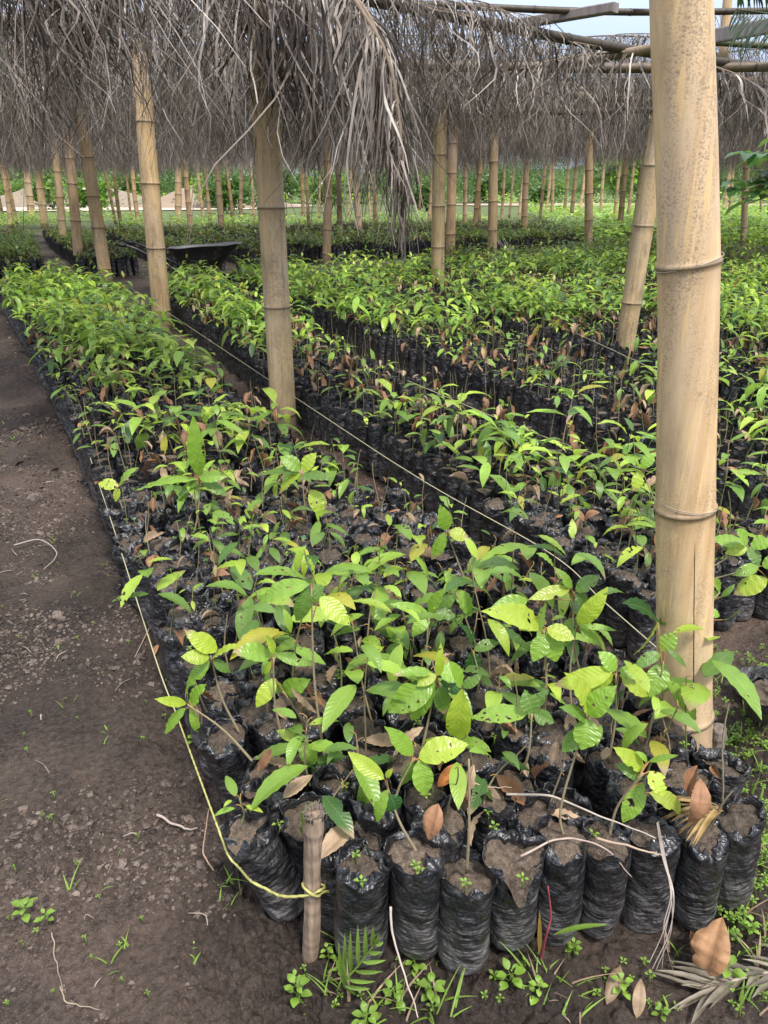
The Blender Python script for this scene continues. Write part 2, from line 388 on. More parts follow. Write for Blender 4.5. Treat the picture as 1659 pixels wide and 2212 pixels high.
okm = (cl > rng.uniform(-.2, .8, n * 4)) & (((pt < .22)) | (ps < .62 - .1 * pt) | ((pt > 1.42) & (pt < 1.7)) | ((pt > 1.4) & (ps < 1.5)))
okm &= rng.random(n * 4) < np.where(pt < .22, 1., .5)
px, py = px[okm][:n], py[okm][:n]
sz = rng.lognormal(math.log(.0037), .50, len(px)) * (1 + .08 * np.hypot(px, py))
scatter(mb, lump_tpl(8), np.stack([px, py, ground_h(px, py) + sz * .1], 1), np.stack([sz, sz * rng.uniform(.6, 1.3, len(px)), sz * .7], 1), rng.uniform(0, 6.3, len(px)),
        tint=rng.uniform(.35, 1.5, (len(px), 1)) * np.ones(3))
tag(mb.build('soil_crumbs', M_CLOD, smooth=False), 'loose pale and dark crumbs of soil lying on the trodden path', 'soil', kind='stuff')

# ------------------------------------------------------------------ bags
BR, BH = .0525, .285
def bag_mesh(seed, na=40, nz=34, h=BH, torn=None, rolled=.0, crease=1.):
    g = np.random.default_rng(seed); a = np.linspace(0, 2 * np.pi, na, endpoint=False)
    zt = np.concatenate([[0, .006, .02], np.linspace(.035, 1, nz)])  # fraction of rim height
    rim = h + .018 * vn(np.cos(a) * 1.7 + seed, np.sin(a) * 1.7, 0, seed) + .009 * vn(np.cos(a) * 5, np.sin(a) * 5, seed, 3)
    if torn is not None:
        da = np.angle(np.exp(1j * (a - torn[0]))); rim = rim - torn[1] * np.exp(-(da / torn[2]) ** 2)
    Zz = zt[:, None] * rim[None]
    hh = Zz / h
    r = BR * np.ones_like(Zz)
    r *= 1 - .30 * np.exp(-(hh / .035) ** 1.) - .10 * np.exp(-(hh / .16) ** 2)
    r *= 1.03 + .035 * np.sin(hh * 5 + g.uniform(0, 6)) + .045 * fbm(np.cos(a)[None] * 1.2 + seed, np.sin(a)[None] * 1.2, hh * 2.5, 2, seed)
    cw = 1.6 + crease
    r += .0006 * crease * fbm(np.cos(a)[None] * cw * 1.6 + seed + Zz * 9, np.sin(a)[None] * cw * 1.6, Zz * 75, 3, seed + 5)
    r += .0016 * fbm(np.cos(a)[None] * 3.2 + seed + Zz * 14, np.sin(a)[None] * 3.2, Zz * 17, 2, seed + 9) + .0022 * fbm(np.cos(a)[None] * 1.3 + seed, np.sin(a)[None] * 1.3 + Zz * 6, Zz * 8, 2, seed + 4)
    # slack collar above the soil: pleats and folds
    col = np.clip((Zz - (rim[None] - .035)) / .035, 0, 1)
    r += col * (.006 * vn(np.cos(a)[None] * 4.2, np.sin(a)[None] * 4.2, Zz * 20 + seed, seed + 1) + .004 * np.sin(7 * a + seed)[None] * col + rolled * .006)
    fold_ = np.clip(vn(np.cos(a) * 1.6, np.sin(a) * 1.6, 3 + seed, seed) * 2 + .25, 0, 1)[None]
    c2 = np.clip((Zz - (rim[None] - .022)) / .022, 0, 1); r -= (.026 * c2 ** 1.3 * fold_); Zz = Zz - .012 * c2 ** 2 * fold_
    ov = 1 + .075 * np.cos(2 * (a - g.uniform(0, 3)))[None]
    x = r * ov * np.cos(a)[None]; y = r * ov * np.sin(a)[None]
    b = MB(); v = np.stack([x, y, Zz], -1).reshape(-1, 3)
    k = len(zt); uv = np.stack(np.broadcast_arrays((a / 6.2832)[None], hh), -1).reshape(-1, 2)
    # turned rim
    tr_ = r[-1] * (1.0 + .07 * rolled); ext = np.stack([tr_ * 1.0 * ov[0] * np.cos(a) * (1 + .05 * rolled), tr_ * ov[0] * np.sin(a) * (1 + .05 * rolled), rim - .009 * rolled - .001], -1)
    inn = np.stack([x[-1] * .965, y[-1] * .965, rim - .004], -1); low = np.stack([x[-1] * .93, y[-1] * .93, rim - .03], -1)
    v = np.concatenate([v, inn, low]); uv = np.concatenate([uv, np.zeros((2 * na, 2))])
    j = np.arange(na); j2 = (j + 1) % na
    q = np.concatenate([grid_q(k, na, True), np.stack([(k - 1) * na + j, (k - 1) * na + j2, k * na + j2, k * na + j], 1),
                        np.stack([k * na + j, k * na + j2, (k + 1) * na + j2, (k + 1) * na + j], 1), np.stack([j2[::2], j[::2], (j[::2] - 1) % na, (j2[::2] + 0)], 1)[:0]])
    b.add(v, q, np.ones(3) * g.uniform(.25, .95), uv)
    # soil
    sb = MB(); ns_, nr = 28, 10; fr = np.linspace(0, 1, nr); a2 = np.linspace(0, 2 * np.pi, ns_, endpoint=False)
    ra = np.interp(a2, np.append(a, 2 * np.pi), np.append(r[-6 if nz > 40 else -4] * ov[0], (r[-6 if nz > 40 else -4] * ov[0])[0])); rm = np.interp(a2, np.append(a, 2 * np.pi), np.append(rim, rim[0]))
    lvl = g.uniform(.010, .040)
    ez = np.minimum(rm - (.018 if torn is None else .002), h - lvl)
    cz = (h - lvl + g.uniform(.0, .016)) if torn is None else (h - .035)
    sx = fr[:, None] * (ra * .965)[None] * np.cos(a2); sy = fr[:, None] * (ra * .965)[None] * np.sin(a2)
    szz = cz + (ez[None] - cz) * fr[:, None] ** 1.5 + .007 * fbm(sx * 70 + seed, sy * 70, 0, 3, 2)
    v = np.stack([sx, sy, szz], -1).reshape(-1, 3)
    sb.add(v, grid_q(nr, ns_, True), np.ones(3) * g.uniform(.65, 1.15))
    return b, sb

# ------------------------------------------------------------------ leaves and seedlings
def prof(t): 
    p = np.maximum(t, 1e-4) ** .78 * np.maximum(1 - t, 0) ** 1.0; return np.maximum(p / .2985, .012)
def leaf(mb_, P0, P1, w_, c, bulge=.12, fold=.3, nl=12, nw=4, up=(0, 0, 1), bite=0, tipc=None, curl=0., mi=0, wav=.03):
    P0 = np.asarray(P0, float); P1 = np.asarray(P1, float); d = P1 - P0; Ln = np.linalg.norm(d); d = d / max(Ln, 1e-6)
    up = np.asarray(up, float); s = np.cross(d, up); ns_ = np.linalg.norm(s)
    s = s / ns_ if ns_ > .15 else norm(np.cross(d, (.3, 1, .2)))
    nn = np.cross(s, d)
    t = np.linspace(0, 1, nl + 1)[:, None]; cc = np.linspace(-1, 1, nw + 1)[None]
    pr = prof(t) * np.ones_like(cc)
    if bite:
        for _ in range(bite):
            t0 = rng.uniform(.25, .95); sd = rng.choice([-1, 1]); pr = np.where(cc * sd > 0, pr * (1 - rng.uniform(.3, .75) * np.exp(-((t - t0) / .06) ** 2)), pr)
    mid = P0 + d * Ln * t[..., None] + nn * (bulge * Ln * 4 * t * (1 - t))[..., None]
    wv = wav * w_ * np.sin(t * 2 * np.pi * 5.5) * np.abs(cc)
    v = mid + s * (cc * w_ / 2 * pr)[..., None] + nn * (fold * np.abs(cc) * w_ / 2 * pr + wv - curl * (cc ** 2) * w_ / 2 * pr)[..., None]
    C = np.ones(v.shape) * np.asarray(c, float)
    if tipc is not None:
        k = np.clip((t - .72) * 6 + .5 * np.abs(cc) - .4, 0, 1)[..., None]; C = C * (1 - k) + np.asarray(tipc) * k
    uv = np.stack(np.broadcast_arrays(cc * .5 + .5, t), -1)
    mb_.add(v.reshape(-1, 3), grid_q(nl + 1, nw + 1), C.reshape(-1, 3), uv.reshape(-1, 2), mi)
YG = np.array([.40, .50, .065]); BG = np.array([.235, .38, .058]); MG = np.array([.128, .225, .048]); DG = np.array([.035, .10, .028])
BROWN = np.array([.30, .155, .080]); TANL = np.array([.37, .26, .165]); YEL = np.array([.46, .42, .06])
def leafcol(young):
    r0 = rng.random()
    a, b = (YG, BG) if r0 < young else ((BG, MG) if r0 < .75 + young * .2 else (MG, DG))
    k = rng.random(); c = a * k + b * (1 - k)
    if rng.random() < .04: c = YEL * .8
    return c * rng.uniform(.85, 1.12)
def stem_pts(h, bend): 
    t = np.linspace(0, 1, 7)[:, None]; a = rng.uniform(0, 6.3); b = rng.uniform(0, 6.3)
    return np.concatenate([np.cos(a) * bend * t ** 1.6 + .006 * np.sin(t * 5 + b), np.sin(a) * bend * t ** 1.6 + .006 * np.cos(t * 4 + b), t * h], 1)
def seedling(kind, lod):
    """returns (stem MB, foliage MB) with the root at z=0"""
    st, fo = MB(), MB(); nl, nw = {0: (12, 4), 1: (4, 2), 2: (3, 2)}[lod]
    h = {'tall': rng.uniform(.24, .36), 'leafy': rng.uniform(.13, .22), 'small': rng.uniform(.06, .12), 'withered': rng.uniform(.12, .24), 'bare': rng.uniform(.1, .25)}[kind]
    p = stem_pts(h, rng.uniform(.0, .05)); 
    tube(st, p if lod == 0 else p[::3], np.linspace(.0026, .0014, 7 if lod == 0 else 3), (.24, .20, .12) if rng.random() < .6 else (.16, .17, .07), 5 if lod == 0 else 3, cap=False)
    nlv = {'tall': rng.integers(6, 9), 'leafy': rng.integers(4, 7), 'small': rng.integers(3, 6), 'withered': rng.integers(2, 5), 'bare': 0}[kind]
    if lod == 2: nlv = min(nlv, 6)
    L0 = {'tall': .105, 'leafy': .085, 'small': .055, 'withered': .075, 'bare': 0}[kind] * (1.05 if lod == 0 else 1.5)
    az = rng.uniform(0, 6.3); young = rng.uniform(.3, .9) if lod == 0 else rng.uniform(.25, .85)
    for i in range(nlv):
        f = i / max(1, nlv - 1)                       # 0 lowest, 1 top
        hf = 1 - (1 - f) ** 1.0 * rng.uniform(.35, .6) if kind != 'small' else 1 - (1 - f) * .4
        q = np.array([np.interp(hf, np.linspace(0, 1, 7), p[:, k]) for k in range(3)])
        az += 2.4 + rng.uniform(-.4, .4); Ln = L0 * rng.uniform(.7, 1.25) * (1.05 - .45 * max(0, f - .7) / .3)
        el = rng.uniform(-.75, .30) + .75 * max(0, f - .5) * 2 * rng.uniform(.2, 1.)
        if kind == 'withered' or (rng.random() < .08): el = rng.uniform(-1.35, -.8)
        d = np.array([math.cos(az) * math.cos(el), math.sin(az) * math.cos(el), math.sin(el)])
        pet = q + d * .014 + np.array([0, 0, .006])
        if lod == 0: tube(st, [q, q + (pet - q) * .5 + [0, 0, .003], pet], [.0013, .0011, .001], (.30, .18, .06), 4, cap=False)
        if kind == 'withered' and rng.random() < .75:
            leaf(fo, pet, pet + d * Ln * .8, Ln * .3, BROWN * rng.uniform(.7, 1.3) if rng.random() < .6 else TANL, rng.uniform(-.1, .2), rng.uniform(.5, 1.1), nl, nw, mi=1, wav=.12, curl=-.3)
        else:
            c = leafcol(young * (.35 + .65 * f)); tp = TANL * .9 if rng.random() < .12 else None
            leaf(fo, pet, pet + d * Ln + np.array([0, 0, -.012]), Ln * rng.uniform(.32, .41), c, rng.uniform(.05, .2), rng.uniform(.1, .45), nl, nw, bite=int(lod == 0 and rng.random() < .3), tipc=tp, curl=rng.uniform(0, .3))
    return st, fo
KINDS_ = ['tall', 'leafy', 'small', 'withered', 'bare']
def variants(lod, cnt):
    out = {}
    for k in KINDS_: out[k] = [seedling(k, lod) for _ in range(cnt[k])]
    return out

# ------------------------------------------------------------------ layout of the beds
front_px = [(630, 2000), (735, 2040), (780, 2112), (900, 2106), (1000, 2132), (1108, 2085), (1205, 2062), (1295, 2045), (1402, 2020), (1505, 2008), (1582, 1972)]
front_xy = [Z(u, v)[:2] + np.array([0, .046]) for u, v in front_px]
fs = np.array([q @ AX for q in front_xy]); ft = np.array([q @ BX for q in front_xy])
bags = []   # dict(x,y,bed,row,col,s,t)
NC = 11
for j, q in enumerate(front_xy): bags.append(dict(x=q[0], y=q[1], bed=0, row=0, col=j, hero=True))
for i in range(1, 106):
    for j in range(NC):
        sf = np.interp(j, range(11), fs); tf = ft[j]
        s = sf + .100 * i + (.028 if j % 2 else 0) + rng.normal(0, .006)
        t0 = .30 - .0030 * s * s if s > 1 else .30
        tg = t0 + j * .105
        wgt = min(1, i / 5); t = tf * (1 - wgt) + tg * wgt + rng.normal(0, .007)
        if s > 11.4 or (j == 10 and s > 2.7): continue
        q = ST(s, t); bags.append(dict(x=q[0], y=q[1], bed=0, row=i, col=j))
def add_bed(bi, t0, t1, s0, s1, drift=0):
    nc = int((t1 - t0) / .104); nr = int((s1 - s0) / .101)
    for i in range(nr):
        for j in range(nc):
            s = s0 + i * .101 + (.03 if j % 2 else 0) + rng.normal(0, .008); t = t0 + j * .104 + rng.normal(0, .008) + .04 * math.sin(s * .7 + bi)
            q = ST(s, t); bags.append(dict(x=q[0], y=q[1], bed=bi, row=i, col=j))
add_bed(1, 1.72, 2.56, 1.55, 10.7)
add_bed(2, 2.98, 4.12, 1.3, 11.4)
t0 = 4.4; bi = 3
while t0 < 12:
    add_bed(bi, t0, t0 + 1.15, max(-1, 3.0 - t0 * .3), 11.0 if t0 < 6 else 13.0); t0 += 1.42; bi += 1
near_n = len(bags)
t0 = -6.7
while t0 < 22:
    add_bed(bi, t0, t0 + 1.05, (15.0 if t0 < 6 else 16.0), 26.5); t0 += 1.6; bi += 1
B = {k: np.array([b[k] for b in bags]) for k in ('x', 'y', 'bed', 'row', 'col')}
B['s'] = B['x'] * AX[0] + B['y'] * AX[1]; B['t'] = B['x'] * BX[0] + B['y'] * BX[1]
def proj(x, y, z):
    dp = y * math.cos(PITCH) + (CAMH - z) * math.sin(PITCH); up = -y * math.sin(PITCH) * -1 * -1 + 0
    vy = y * -math.sin(PITCH) * -1  # placeholder, replaced below
    dz = z - CAMH
    yc = dz * math.cos(PITCH) + y * math.sin(PITCH)
    return 829.5 + F * x / dp, 1106 - F * yc / dp, dp
u_, v_, dp_ = proj(B['x'], B['y'], .25)
inview = (u_ > -420) & (u_ < 2080) & (dp_ > .4)
# posts stand clear of bags
POSTS = [  # base u,v, upper u,v, width px, label
 (615, 935, 580, 330, 55, 'weathered split bamboo post with peeling thatch around it, standing mid bed'),
 (352, 712, 304, 170, 39, 'leaning bamboo post with dark streaks in front of the wheelbarrow handles'),
 (1340, 805, 1405, 410, 40, 'slanting grey bamboo prop reaching up behind the big mottled post'),
 (1352, 640, 1398, 340, 20, 'thin brown bamboo pole leaning just behind the slanting grey prop'),
 (945, 648, 952, 230, 29, 'pale bamboo post with moss on its right side beside a thinner post'),
 (972, 585, 979, 350, 20, 'thin bamboo post close behind the pale mossy one'),
 (1062, 580, 1066, 290, 20, 'straight bamboo post with dark joints, next to the mossy pale post'),
 (705, 575, 708, 335, 18, 'slim bamboo post right of the weathered split post'),
 (1270, 565, 1272, 320, 17, 'bamboo post at the end of the black bag row before the green patch'),
 (1132, 515, 1141, 320, 13, 'dark thin bamboo post in front of the bright green patch'),
 (230, 608, 178, 280, 27, 'bent bamboo post left of the dark streaked leaning one'),
 (172, 580, 148, 310, 21, 'pale bamboo post left of the bent one, with three dark joints'),
 (140, 548, 120, 325, 16, 'narrow bamboo post left of the pale three-jointed one'),
 (97, 492, 76, 325, 16, 'bamboo post partly hidden by a hanging frond near the left edge'),
 (70, 476, 52, 330, 15, 'dull brown bamboo post behind the upright dead frond'),
 (480, 510, 466, 330, 13, 'slender bamboo post rising right behind the wheelbarrow tray'),
 (385, 482, 384, 335, 14, 'dark-jointed bamboo post behind the wheelbarrow handles'),
 (1605, 550, 1609, 440, 13, 'bamboo post below the green shrub leaves at the right edge'),
 (776, 512, 766, 340, 14, 'tilted bamboo post behind the dangling frond tips'),
]
pb = np.array([Z(p[0], p[1])[:2] for p in POSTS] + [Z(1487, 1712)[:2]]); pr_ = np.array([.11] * len(POSTS) + [.10])
dm = np.hypot(B['x'][:, None] - pb[None, :, 0], B['y'][:, None] - pb[None, :, 1]); clear = (dm > pr_[None]).all(1)
clear |= np.arange(len(bags)) < 11
stake_xy = Z(668, 2068)[:2]
for k_, rr0 in ((0, .46), (1, .50), (2, .50), (4, .5), (6, .5), (10, .5), (11, .5), (8, .4), (7, .4)):
    dx_, dy_ = B['x'] - pb[k_, 0], B['y'] - pb[k_, 1]
    clear &= ~((np.abs(dx_ * 1.0) < .13 + .0 * rr0) & (dy_ < .1) & (dy_ > -rr0))
gap = rng.random(len(bags)) > .025; gap[:60] = True
idx = np.where(inview & clear & gap)[0]

def density(s, t, bed):
    """lushness 0..1"""
    f = .62 + .25 * fbm(s * .9 + bed * 7, t * .9, 0, 2, 12)
    if bed == 0:
        f = np.interp(s, [.7, 1.0, 1.4, 2.0, 3.2, 4.4, 5.4, 11], [.02, .34, .50, .46, .28, .26, .70, .72]) + .20 * float(fbm(s * 1.3, t * 1.5, 0, 2, 12))
    if bed == 1: f = np.interp(s, [1.5, 2.2, 3.0, 3.8, 4.8, 5.6, 11], [.40, .72, .66, .05, .04, .50, .68]) + .2 * float(fbm(s, t, 0, 2, 12))
    if bed == 2: f = np.interp(s, [1.3, 2.5, 3.5, 5.0, 6.2, 11], [.55, .35, .06, .06, .42, .6]) + .2 * float(fbm(s, t, 0, 2, 12))
    if bed >= 3: f = (.40 + .5 * float(fbm(s * .6, t * .6, 0, 2, 12))) if s < 14 else (.26 + .5 * float(fbm(s * .35, t * .5, 0, 2, 19)) - (.5 if s > 23.5 else 0))
    if bed == 0 and 1.9 < s < 5.2 and t > 1.0: f -= .22
    if bed in (1, 2) and s < 7: f -= .15 * float(t - {1: 1.72, 2: 2.98}[bed] < .24) * (2.2 if bed == 2 else 1)
    if bed == 0 and s > 1.6 and t < .43 - .003 * s * s: f -= .45
    if bed == 1 and 2.3 < s < 8 and t > 2.15: f -= .38
    if bed == 2 and s > 9 : f += .0
    return f
def pick_kind(f):
    r0 = rng.random()
    if r0 > f + .03: return rng.choice(['bare', 'none', 'withered', 'small'], p=[.32, .42, .12, .14])
    return rng.choice(['tall', 'leafy', 'small', 'withered'], p=[.26, .54, .14, .06] if f < .7 else [.32, .61, .06, .01])

# ------------------------------------------------------------------ hero seedlings read off the picture:
# base(u,v) apex(u,v) [ (start u,v, tip u,v, width px, colour key, depth lean) ]
HERO = [
 ((1389, 1828), (1387, 1680), [(1389, 1672, 1322, 1624, 33, 'y'), (1396, 1655, 1371, 1633, 13, 'b'), (1400, 1655, 1464, 1642, 13, 'b'), (1402, 1676, 1431, 1731, 40, 'y'), (1386, 1700, 1343, 1786, 40, 'b'), (1400, 1722, 1472, 1766, 36, 'o'), (1384, 1692, 1326, 1660, 26, 'm')]),
 ((1273, 1821), (1268, 1560), [(1268, 1568, 1252, 1636, 56, 'b'), (1269, 1560, 1216, 1470, 48, 'y'), (1270, 1562, 1330, 1498, 46, 'b'), (1262, 1575, 1205, 1545, 30, 'm'), (1262, 1590, 1212, 1640, 34, 'm')]),
 ((1323, 1625), (1331, 1452), [(1325, 1445, 1197, 1478, 42, 'y'), (1327, 1452, 1259, 1502, 34, 'y'), (1332, 1445, 1292, 1405, 34, 'b'), (1336, 1445, 1394, 1456, 26, 'b'), (1338, 1455, 1402, 1500, 46, 'y'), (1325, 1462, 1290, 1510, 38, 'm')]),
 ((1398, 1622), (1434, 1425), [(1434, 1428, 1404, 1502, 44, 'b'), (1440, 1462, 1504, 1552, 30, 'b'), (1420, 1338, 1368, 1410, 30, 'o'), (1440, 1395, 1484, 1438, 12, 'm'), (1428, 1400, 1462, 1362, 34, 'b'), (1428, 1405, 1370, 1440, 26, 'm')]),
 ((1418, 1560), (1422, 1345), [(1420, 1340, 1344, 1302, 50, 'd'), (1424, 1345, 1462, 1330, 20, 'm')]),
 ((1187, 1565), (1174, 1372), [(1163, 1366, 1038, 1332, 50, 'y'), (1180, 1368, 1240, 1392, 36, 'o'), (1176, 1380, 1150, 1440, 36, 'b'), (1184, 1380, 1200, 1440, 44, 'b'), (1170, 1372, 1180, 1312, 22, 'b')]),
 ((1265, 1530), (1246, 1350), [(1249, 1348, 1314, 1266, 36, 'y'), (1252, 1352, 1332, 1362, 14, 'b'), (1246, 1352, 1200, 1400, 34, 'm'), (1250, 1356, 1300, 1396, 24, 'b')]),
 ((1250, 1480), (1240, 1275), [(1232, 1268, 1142, 1292, 28, 'o'), (1140, 1293, 1062, 1308, 32, 'b'), (1236, 1268, 1196, 1222, 20, 'b'), (1196, 1222, 1158, 1192, 22, 'b'), (1244, 1275, 1296, 1240, 30, 'm'), (1240, 1280, 1270, 1310, 26, 'm')]),
 ((950, 1660), (945, 1478), [(946, 1478, 952, 1406, 18, 'y'), (948, 1472, 996, 1476, 42, 'b'), (938, 1482, 838, 1556, 56, 'b'), (940, 1490, 888, 1572, 46, 'b'), (938, 1474, 848, 1478, 26, 'b'), (942, 1474, 900, 1500, 24, 'o'), (950, 1490, 1000, 1512, 34, 'd'), (946, 1500, 960, 1560, 34, 'm')]),
 ((1003, 1690), (998, 1498), [(997, 1500, 989, 1608, 50, 'y'), (1000, 1498, 1040, 1470, 22, 'm'), (996, 1496, 968, 1440, 30, 'b')]),
 ((1150, 1665), (1148, 1552), [(1139, 1553, 1017, 1562, 44, 'b'), (1150, 1545, 1186, 1500, 26, 'm'), (1150, 1552, 1132, 1500, 40, 'm'), (1152, 1550, 1196, 1572, 30, 'm')]),
 ((885, 1748), (896, 1640), [(892, 1634, 830, 1573, 34, 'b'), (904, 1642, 1012, 1612, 52, 'y'), (904, 1645, 918, 1722, 42, 'b'), (892, 1642, 866, 1700, 24, 'm')]),
 ((848, 1808), (833, 1718), [(830, 1714, 752, 1655, 32, 'y'), (838, 1736, 815, 1806, 27, 'b'), (842, 1745, 855, 1782, 36, 'd'), (834, 1710, 850, 1690, 12, 'y')]),
 ((660, 1672), (648, 1606), [(646, 1600, 597, 1578, 20, 'y'), (648, 1598, 636, 1562, 18, 'b'), (648, 1604, 681, 1652, 34, 'b'), (660, 1640, 677, 1690, 30, 'm')]),
 ((478, 1600), (458, 1438), [(470, 1424, 400, 1378, 36, 'y'), (454, 1438, 393, 1436, 30, 'y'), (460, 1440, 522, 1412, 28, 'y'), (455, 1445, 408, 1500, 28, 'b'), (462, 1442, 500, 1470, 20, 'm')]),
 ((612, 1600), (592, 1440), [(585, 1438, 504, 1430, 40, 'b'), (598, 1434, 682, 1456, 24, 'b'), (592, 1432, 576, 1392, 18, 'y'), (590, 1448, 572, 1476, 14, 'y')]),
 ((437, 1628), (405, 1520), [(402, 1518, 333, 1508, 20, 'y'), (402, 1528, 356, 1584, 25, 'b'), (410, 1520, 446, 1476, 32, 'b'), (408, 1516, 414, 1452, 22, 'b'), (412, 1528, 428, 1580, 18, 'b')]),
 ((617, 1610), (612, 1502), [(594, 1474, 554, 1537, 32, 'y'), (614, 1500, 672, 1476, 38, 'b'), (610, 1504, 590, 1480, 24, 'm')]),
 ((702, 1604), (672, 1250), [(670, 1250, 560, 1290, 42, 'b'), (674, 1244, 662, 1192, 42, 'y'), (690, 1278, 756, 1340, 40, 'y'), (672, 1255, 640, 1330, 34, 'm'), (676, 1250, 700, 1290, 30, 'm')]),
 ((440, 1150), (430, 1030), [(428, 1020, 416, 890, 34, 'b'), (430, 1026, 492, 1024, 26, 'b'), (426, 1030, 290, 1056, 32, 'b'), (432, 1020, 420, 950, 24, 'b'), (436, 1034, 490, 1066, 26, 'm'), (428, 1034, 380, 1080, 28, 'm')]),
 ((250, 1105), (252, 1050), [(256, 1050, 212, 1044, 24, 'y'), (256, 1052, 250, 1084, 14, 'y'), (258, 1050, 300, 1010, 22, 'b')]),
 ((660, 1125), (652, 1018), [(650, 1014, 604, 984, 30, 'b'), (655, 1016, 684, 976, 28, 'y'), (648, 1020, 560, 1026, 28, 'm'), (650, 1022, 604, 1066, 26, 'y'), (672, 1056, 694, 1116, 36, 'y'), (655, 1022, 720, 1034, 22, 'm')]),
 ((1560, 1412), (1557, 1270), [(1557, 1266, 1531, 1238, 22, 'b'), (1554, 1272, 1526, 1280, 14, 'b'), (1560, 1280, 1590, 1252, 12, 'm'), (1562, 1330, 1598, 1306, 16, 'm'), (1556, 1322, 1527, 1308, 18, 'b')]),
 ((1600, 1352), (1618, 1175), [(1612, 1175, 1535, 1160, 34, 'b'), (1616, 1170, 1590, 1140, 30, 'b'), (1622, 1178, 1680, 1160, 34, 'b'), (1616, 1180, 1566, 1192, 22, 'y'), (1618, 1178, 1640, 1220, 30, 'm')]),
 ((1632, 1330), (1645, 1216), [(1640, 1216, 1584, 1236, 24, 'b'), (1660, 1244, 1586, 1278, 40, 'y'), (1648, 1216, 1700, 1200, 30, 'b')]),
 ((1025, 1255), (965, 1150), [(960, 1150, 932, 1210, 26, 'b'), (965, 1145, 950, 1090, 30, 'b'), (970, 1150, 1010, 1165, 30, 'o')]),
 ((1004, 1875), (1012, 1655), []),
 ((1480, 1180), (1385, 1010), [(1385, 1008, 1340, 985, 20, 'b'), (1385, 1010, 1420, 975, 24, 'b'), (1384, 1014, 1368, 1060, 26, 'y')]),
 ((935, 1480), (925, 1330), [(925, 1330, 842, 1310, 22, 'b'), (927, 1328, 960, 1276, 26, 'b'), (925, 1332, 890, 1380, 28, 'b'), (928, 1332, 985, 1336, 30, 'm')]),
 ((1000, 1420), (985, 1280), [(983, 1278, 1018, 1330, 40, 'b'), (985, 1276, 960, 1232, 30, 'b'), (984, 1282, 940, 1320, 28, 'm')]),
 ((1030, 1500), (1022, 1400), [(1020, 1398, 1024, 1448, 32, 'd'), (1018, 1394, 994, 1340, 26, 'd'), (1024, 1398, 1080, 1380, 24, 'm')]),
]
CK = {'y': YG, 'b': BG, 'm': MG, 'd': DG, 'o': (YG * .5 + YEL * .3 + MG * .3)}
used = {}
for hi, (bs, ap, lv) in enumerate(HERO):
    q = Z(bs[0], bs[1], BH - .01); dd = np.hypot(B['x'][idx] - q[0], B['y'][idx] - q[1]); o_ = np.argsort(dd)
    for k in o_:
        if int(idx[k]) not in used: used[int(idx[k])] = hi; break
def hero_plant(bi_):
    """leaf positions in the bag's own frame"""
    bs, ap, lv = HERO[used[bi_]]; base = np.array([B['x'][bi_], B['y'][bi_], 0]); st, fo = MB(), MB(); g = np.random.default_rng(900 + used[bi_])
    root = np.array([0, 0, BH - .03]); Y0 = base[1]; top = P(ap[0], ap[1], Y0 + g.uniform(-.02, .02)) - base
    a = g.uniform(-.012, .012, 3); mid = root + (top - root) * .5 + a
    if used[bi_] == 1: mid = root + (top - root) * .3 + np.array([-.022, 0, 0])
    p = smooth_path([root, mid, top], 12)
    tube(st, p, np.linspace(.0034, .0017, 12), (.29, .235, .14), 7)
    for (su, sv, tu, tv, wd, ck) in lv:
        A0 = P(su, sv, Y0 + g.uniform(-.01, .01)) - base; T0 = P(tu, tv, Y0) - base; Ln = np.linalg.norm(T0 - A0)
        T0 = P(tu, tv, Y0 + g.uniform(-.5, .35) * Ln) - base
        pd = depth(A0 + base); ww = wd * pd / F
        j = np.argmin(np.linalg.norm(p - A0, axis=1)); near_ = p[max(0, j - 1)]
        tube(st, [near_, (near_ + A0) / 2 + [0, 0, .004], A0], [.0014, .0013, .0011], (.36, .19, .06), 5, cap=False)
        d = norm(T0 - A0); toc = norm(np.array([0, -.75, 1.]) + g.normal(0, .25, 3))
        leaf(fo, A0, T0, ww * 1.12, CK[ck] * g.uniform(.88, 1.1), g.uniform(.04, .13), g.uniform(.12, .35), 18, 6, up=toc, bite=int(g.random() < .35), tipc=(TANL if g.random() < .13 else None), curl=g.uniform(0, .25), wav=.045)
    return st, fo

# ------------------------------------------------------------------ individual potted seedlings (the 300 that show largest)
u_, v_, dp_ = proj(B['x'], B['y'], .25)
vis = [i for i in idx if -60 < u_[i] < 1720 and v_[i] < 2300]
vis.sort(key=lambda i: dp_[i])
indiv = set(vis[:300]); 
for k in used:
    if k not in indiv: used_far = k
LO0 = variants(0, {'tall': 9, 'leafy': 14, 'small': 7, 'withered': 7, 'bare': 4})
me0 = {k: [(s.mesh('stem', M_STEM), f.mesh('foliage', [M_LEAF, M_DRY]) if f.n else None) for s, f in L_] for k, L_ in LO0.items()}
bagv = [bag_mesh(100 + k, rolled=(k % 3) * .6) for k in range(12)]
bagm = [(b.mesh('grow_bag', M_BAG), s.mesh('soil', M_POT)) for b, s in bagv]
ORD = ['front', 'second', 'third', 'fourth', 'fifth', 'sixth', 'seventh', 'eighth', 'ninth', 'tenth', 'eleventh', 'twelfth', 'thirteenth', 'fourteenth', 'fifteenth', 'sixteenth', 'seventeenth', 'eighteenth', 'nineteenth', 'twentieth']
def ordn(i):
    if i < 20: return ORD[i]
    n_ = i + 1; t_ = {2: 'twenty', 3: 'thirty', 4: 'forty', 5: 'fifty', 6: 'sixty'}[n_ // 10]
    o_ = ['', 'first', 'second', 'third', 'fourth', 'fifth', 'sixth', 'seventh', 'eighth', 'ninth'][n_ % 10]
    return (t_[:-1] + 'ieth') if n_ % 10 == 0 else t_ + '-' + o_
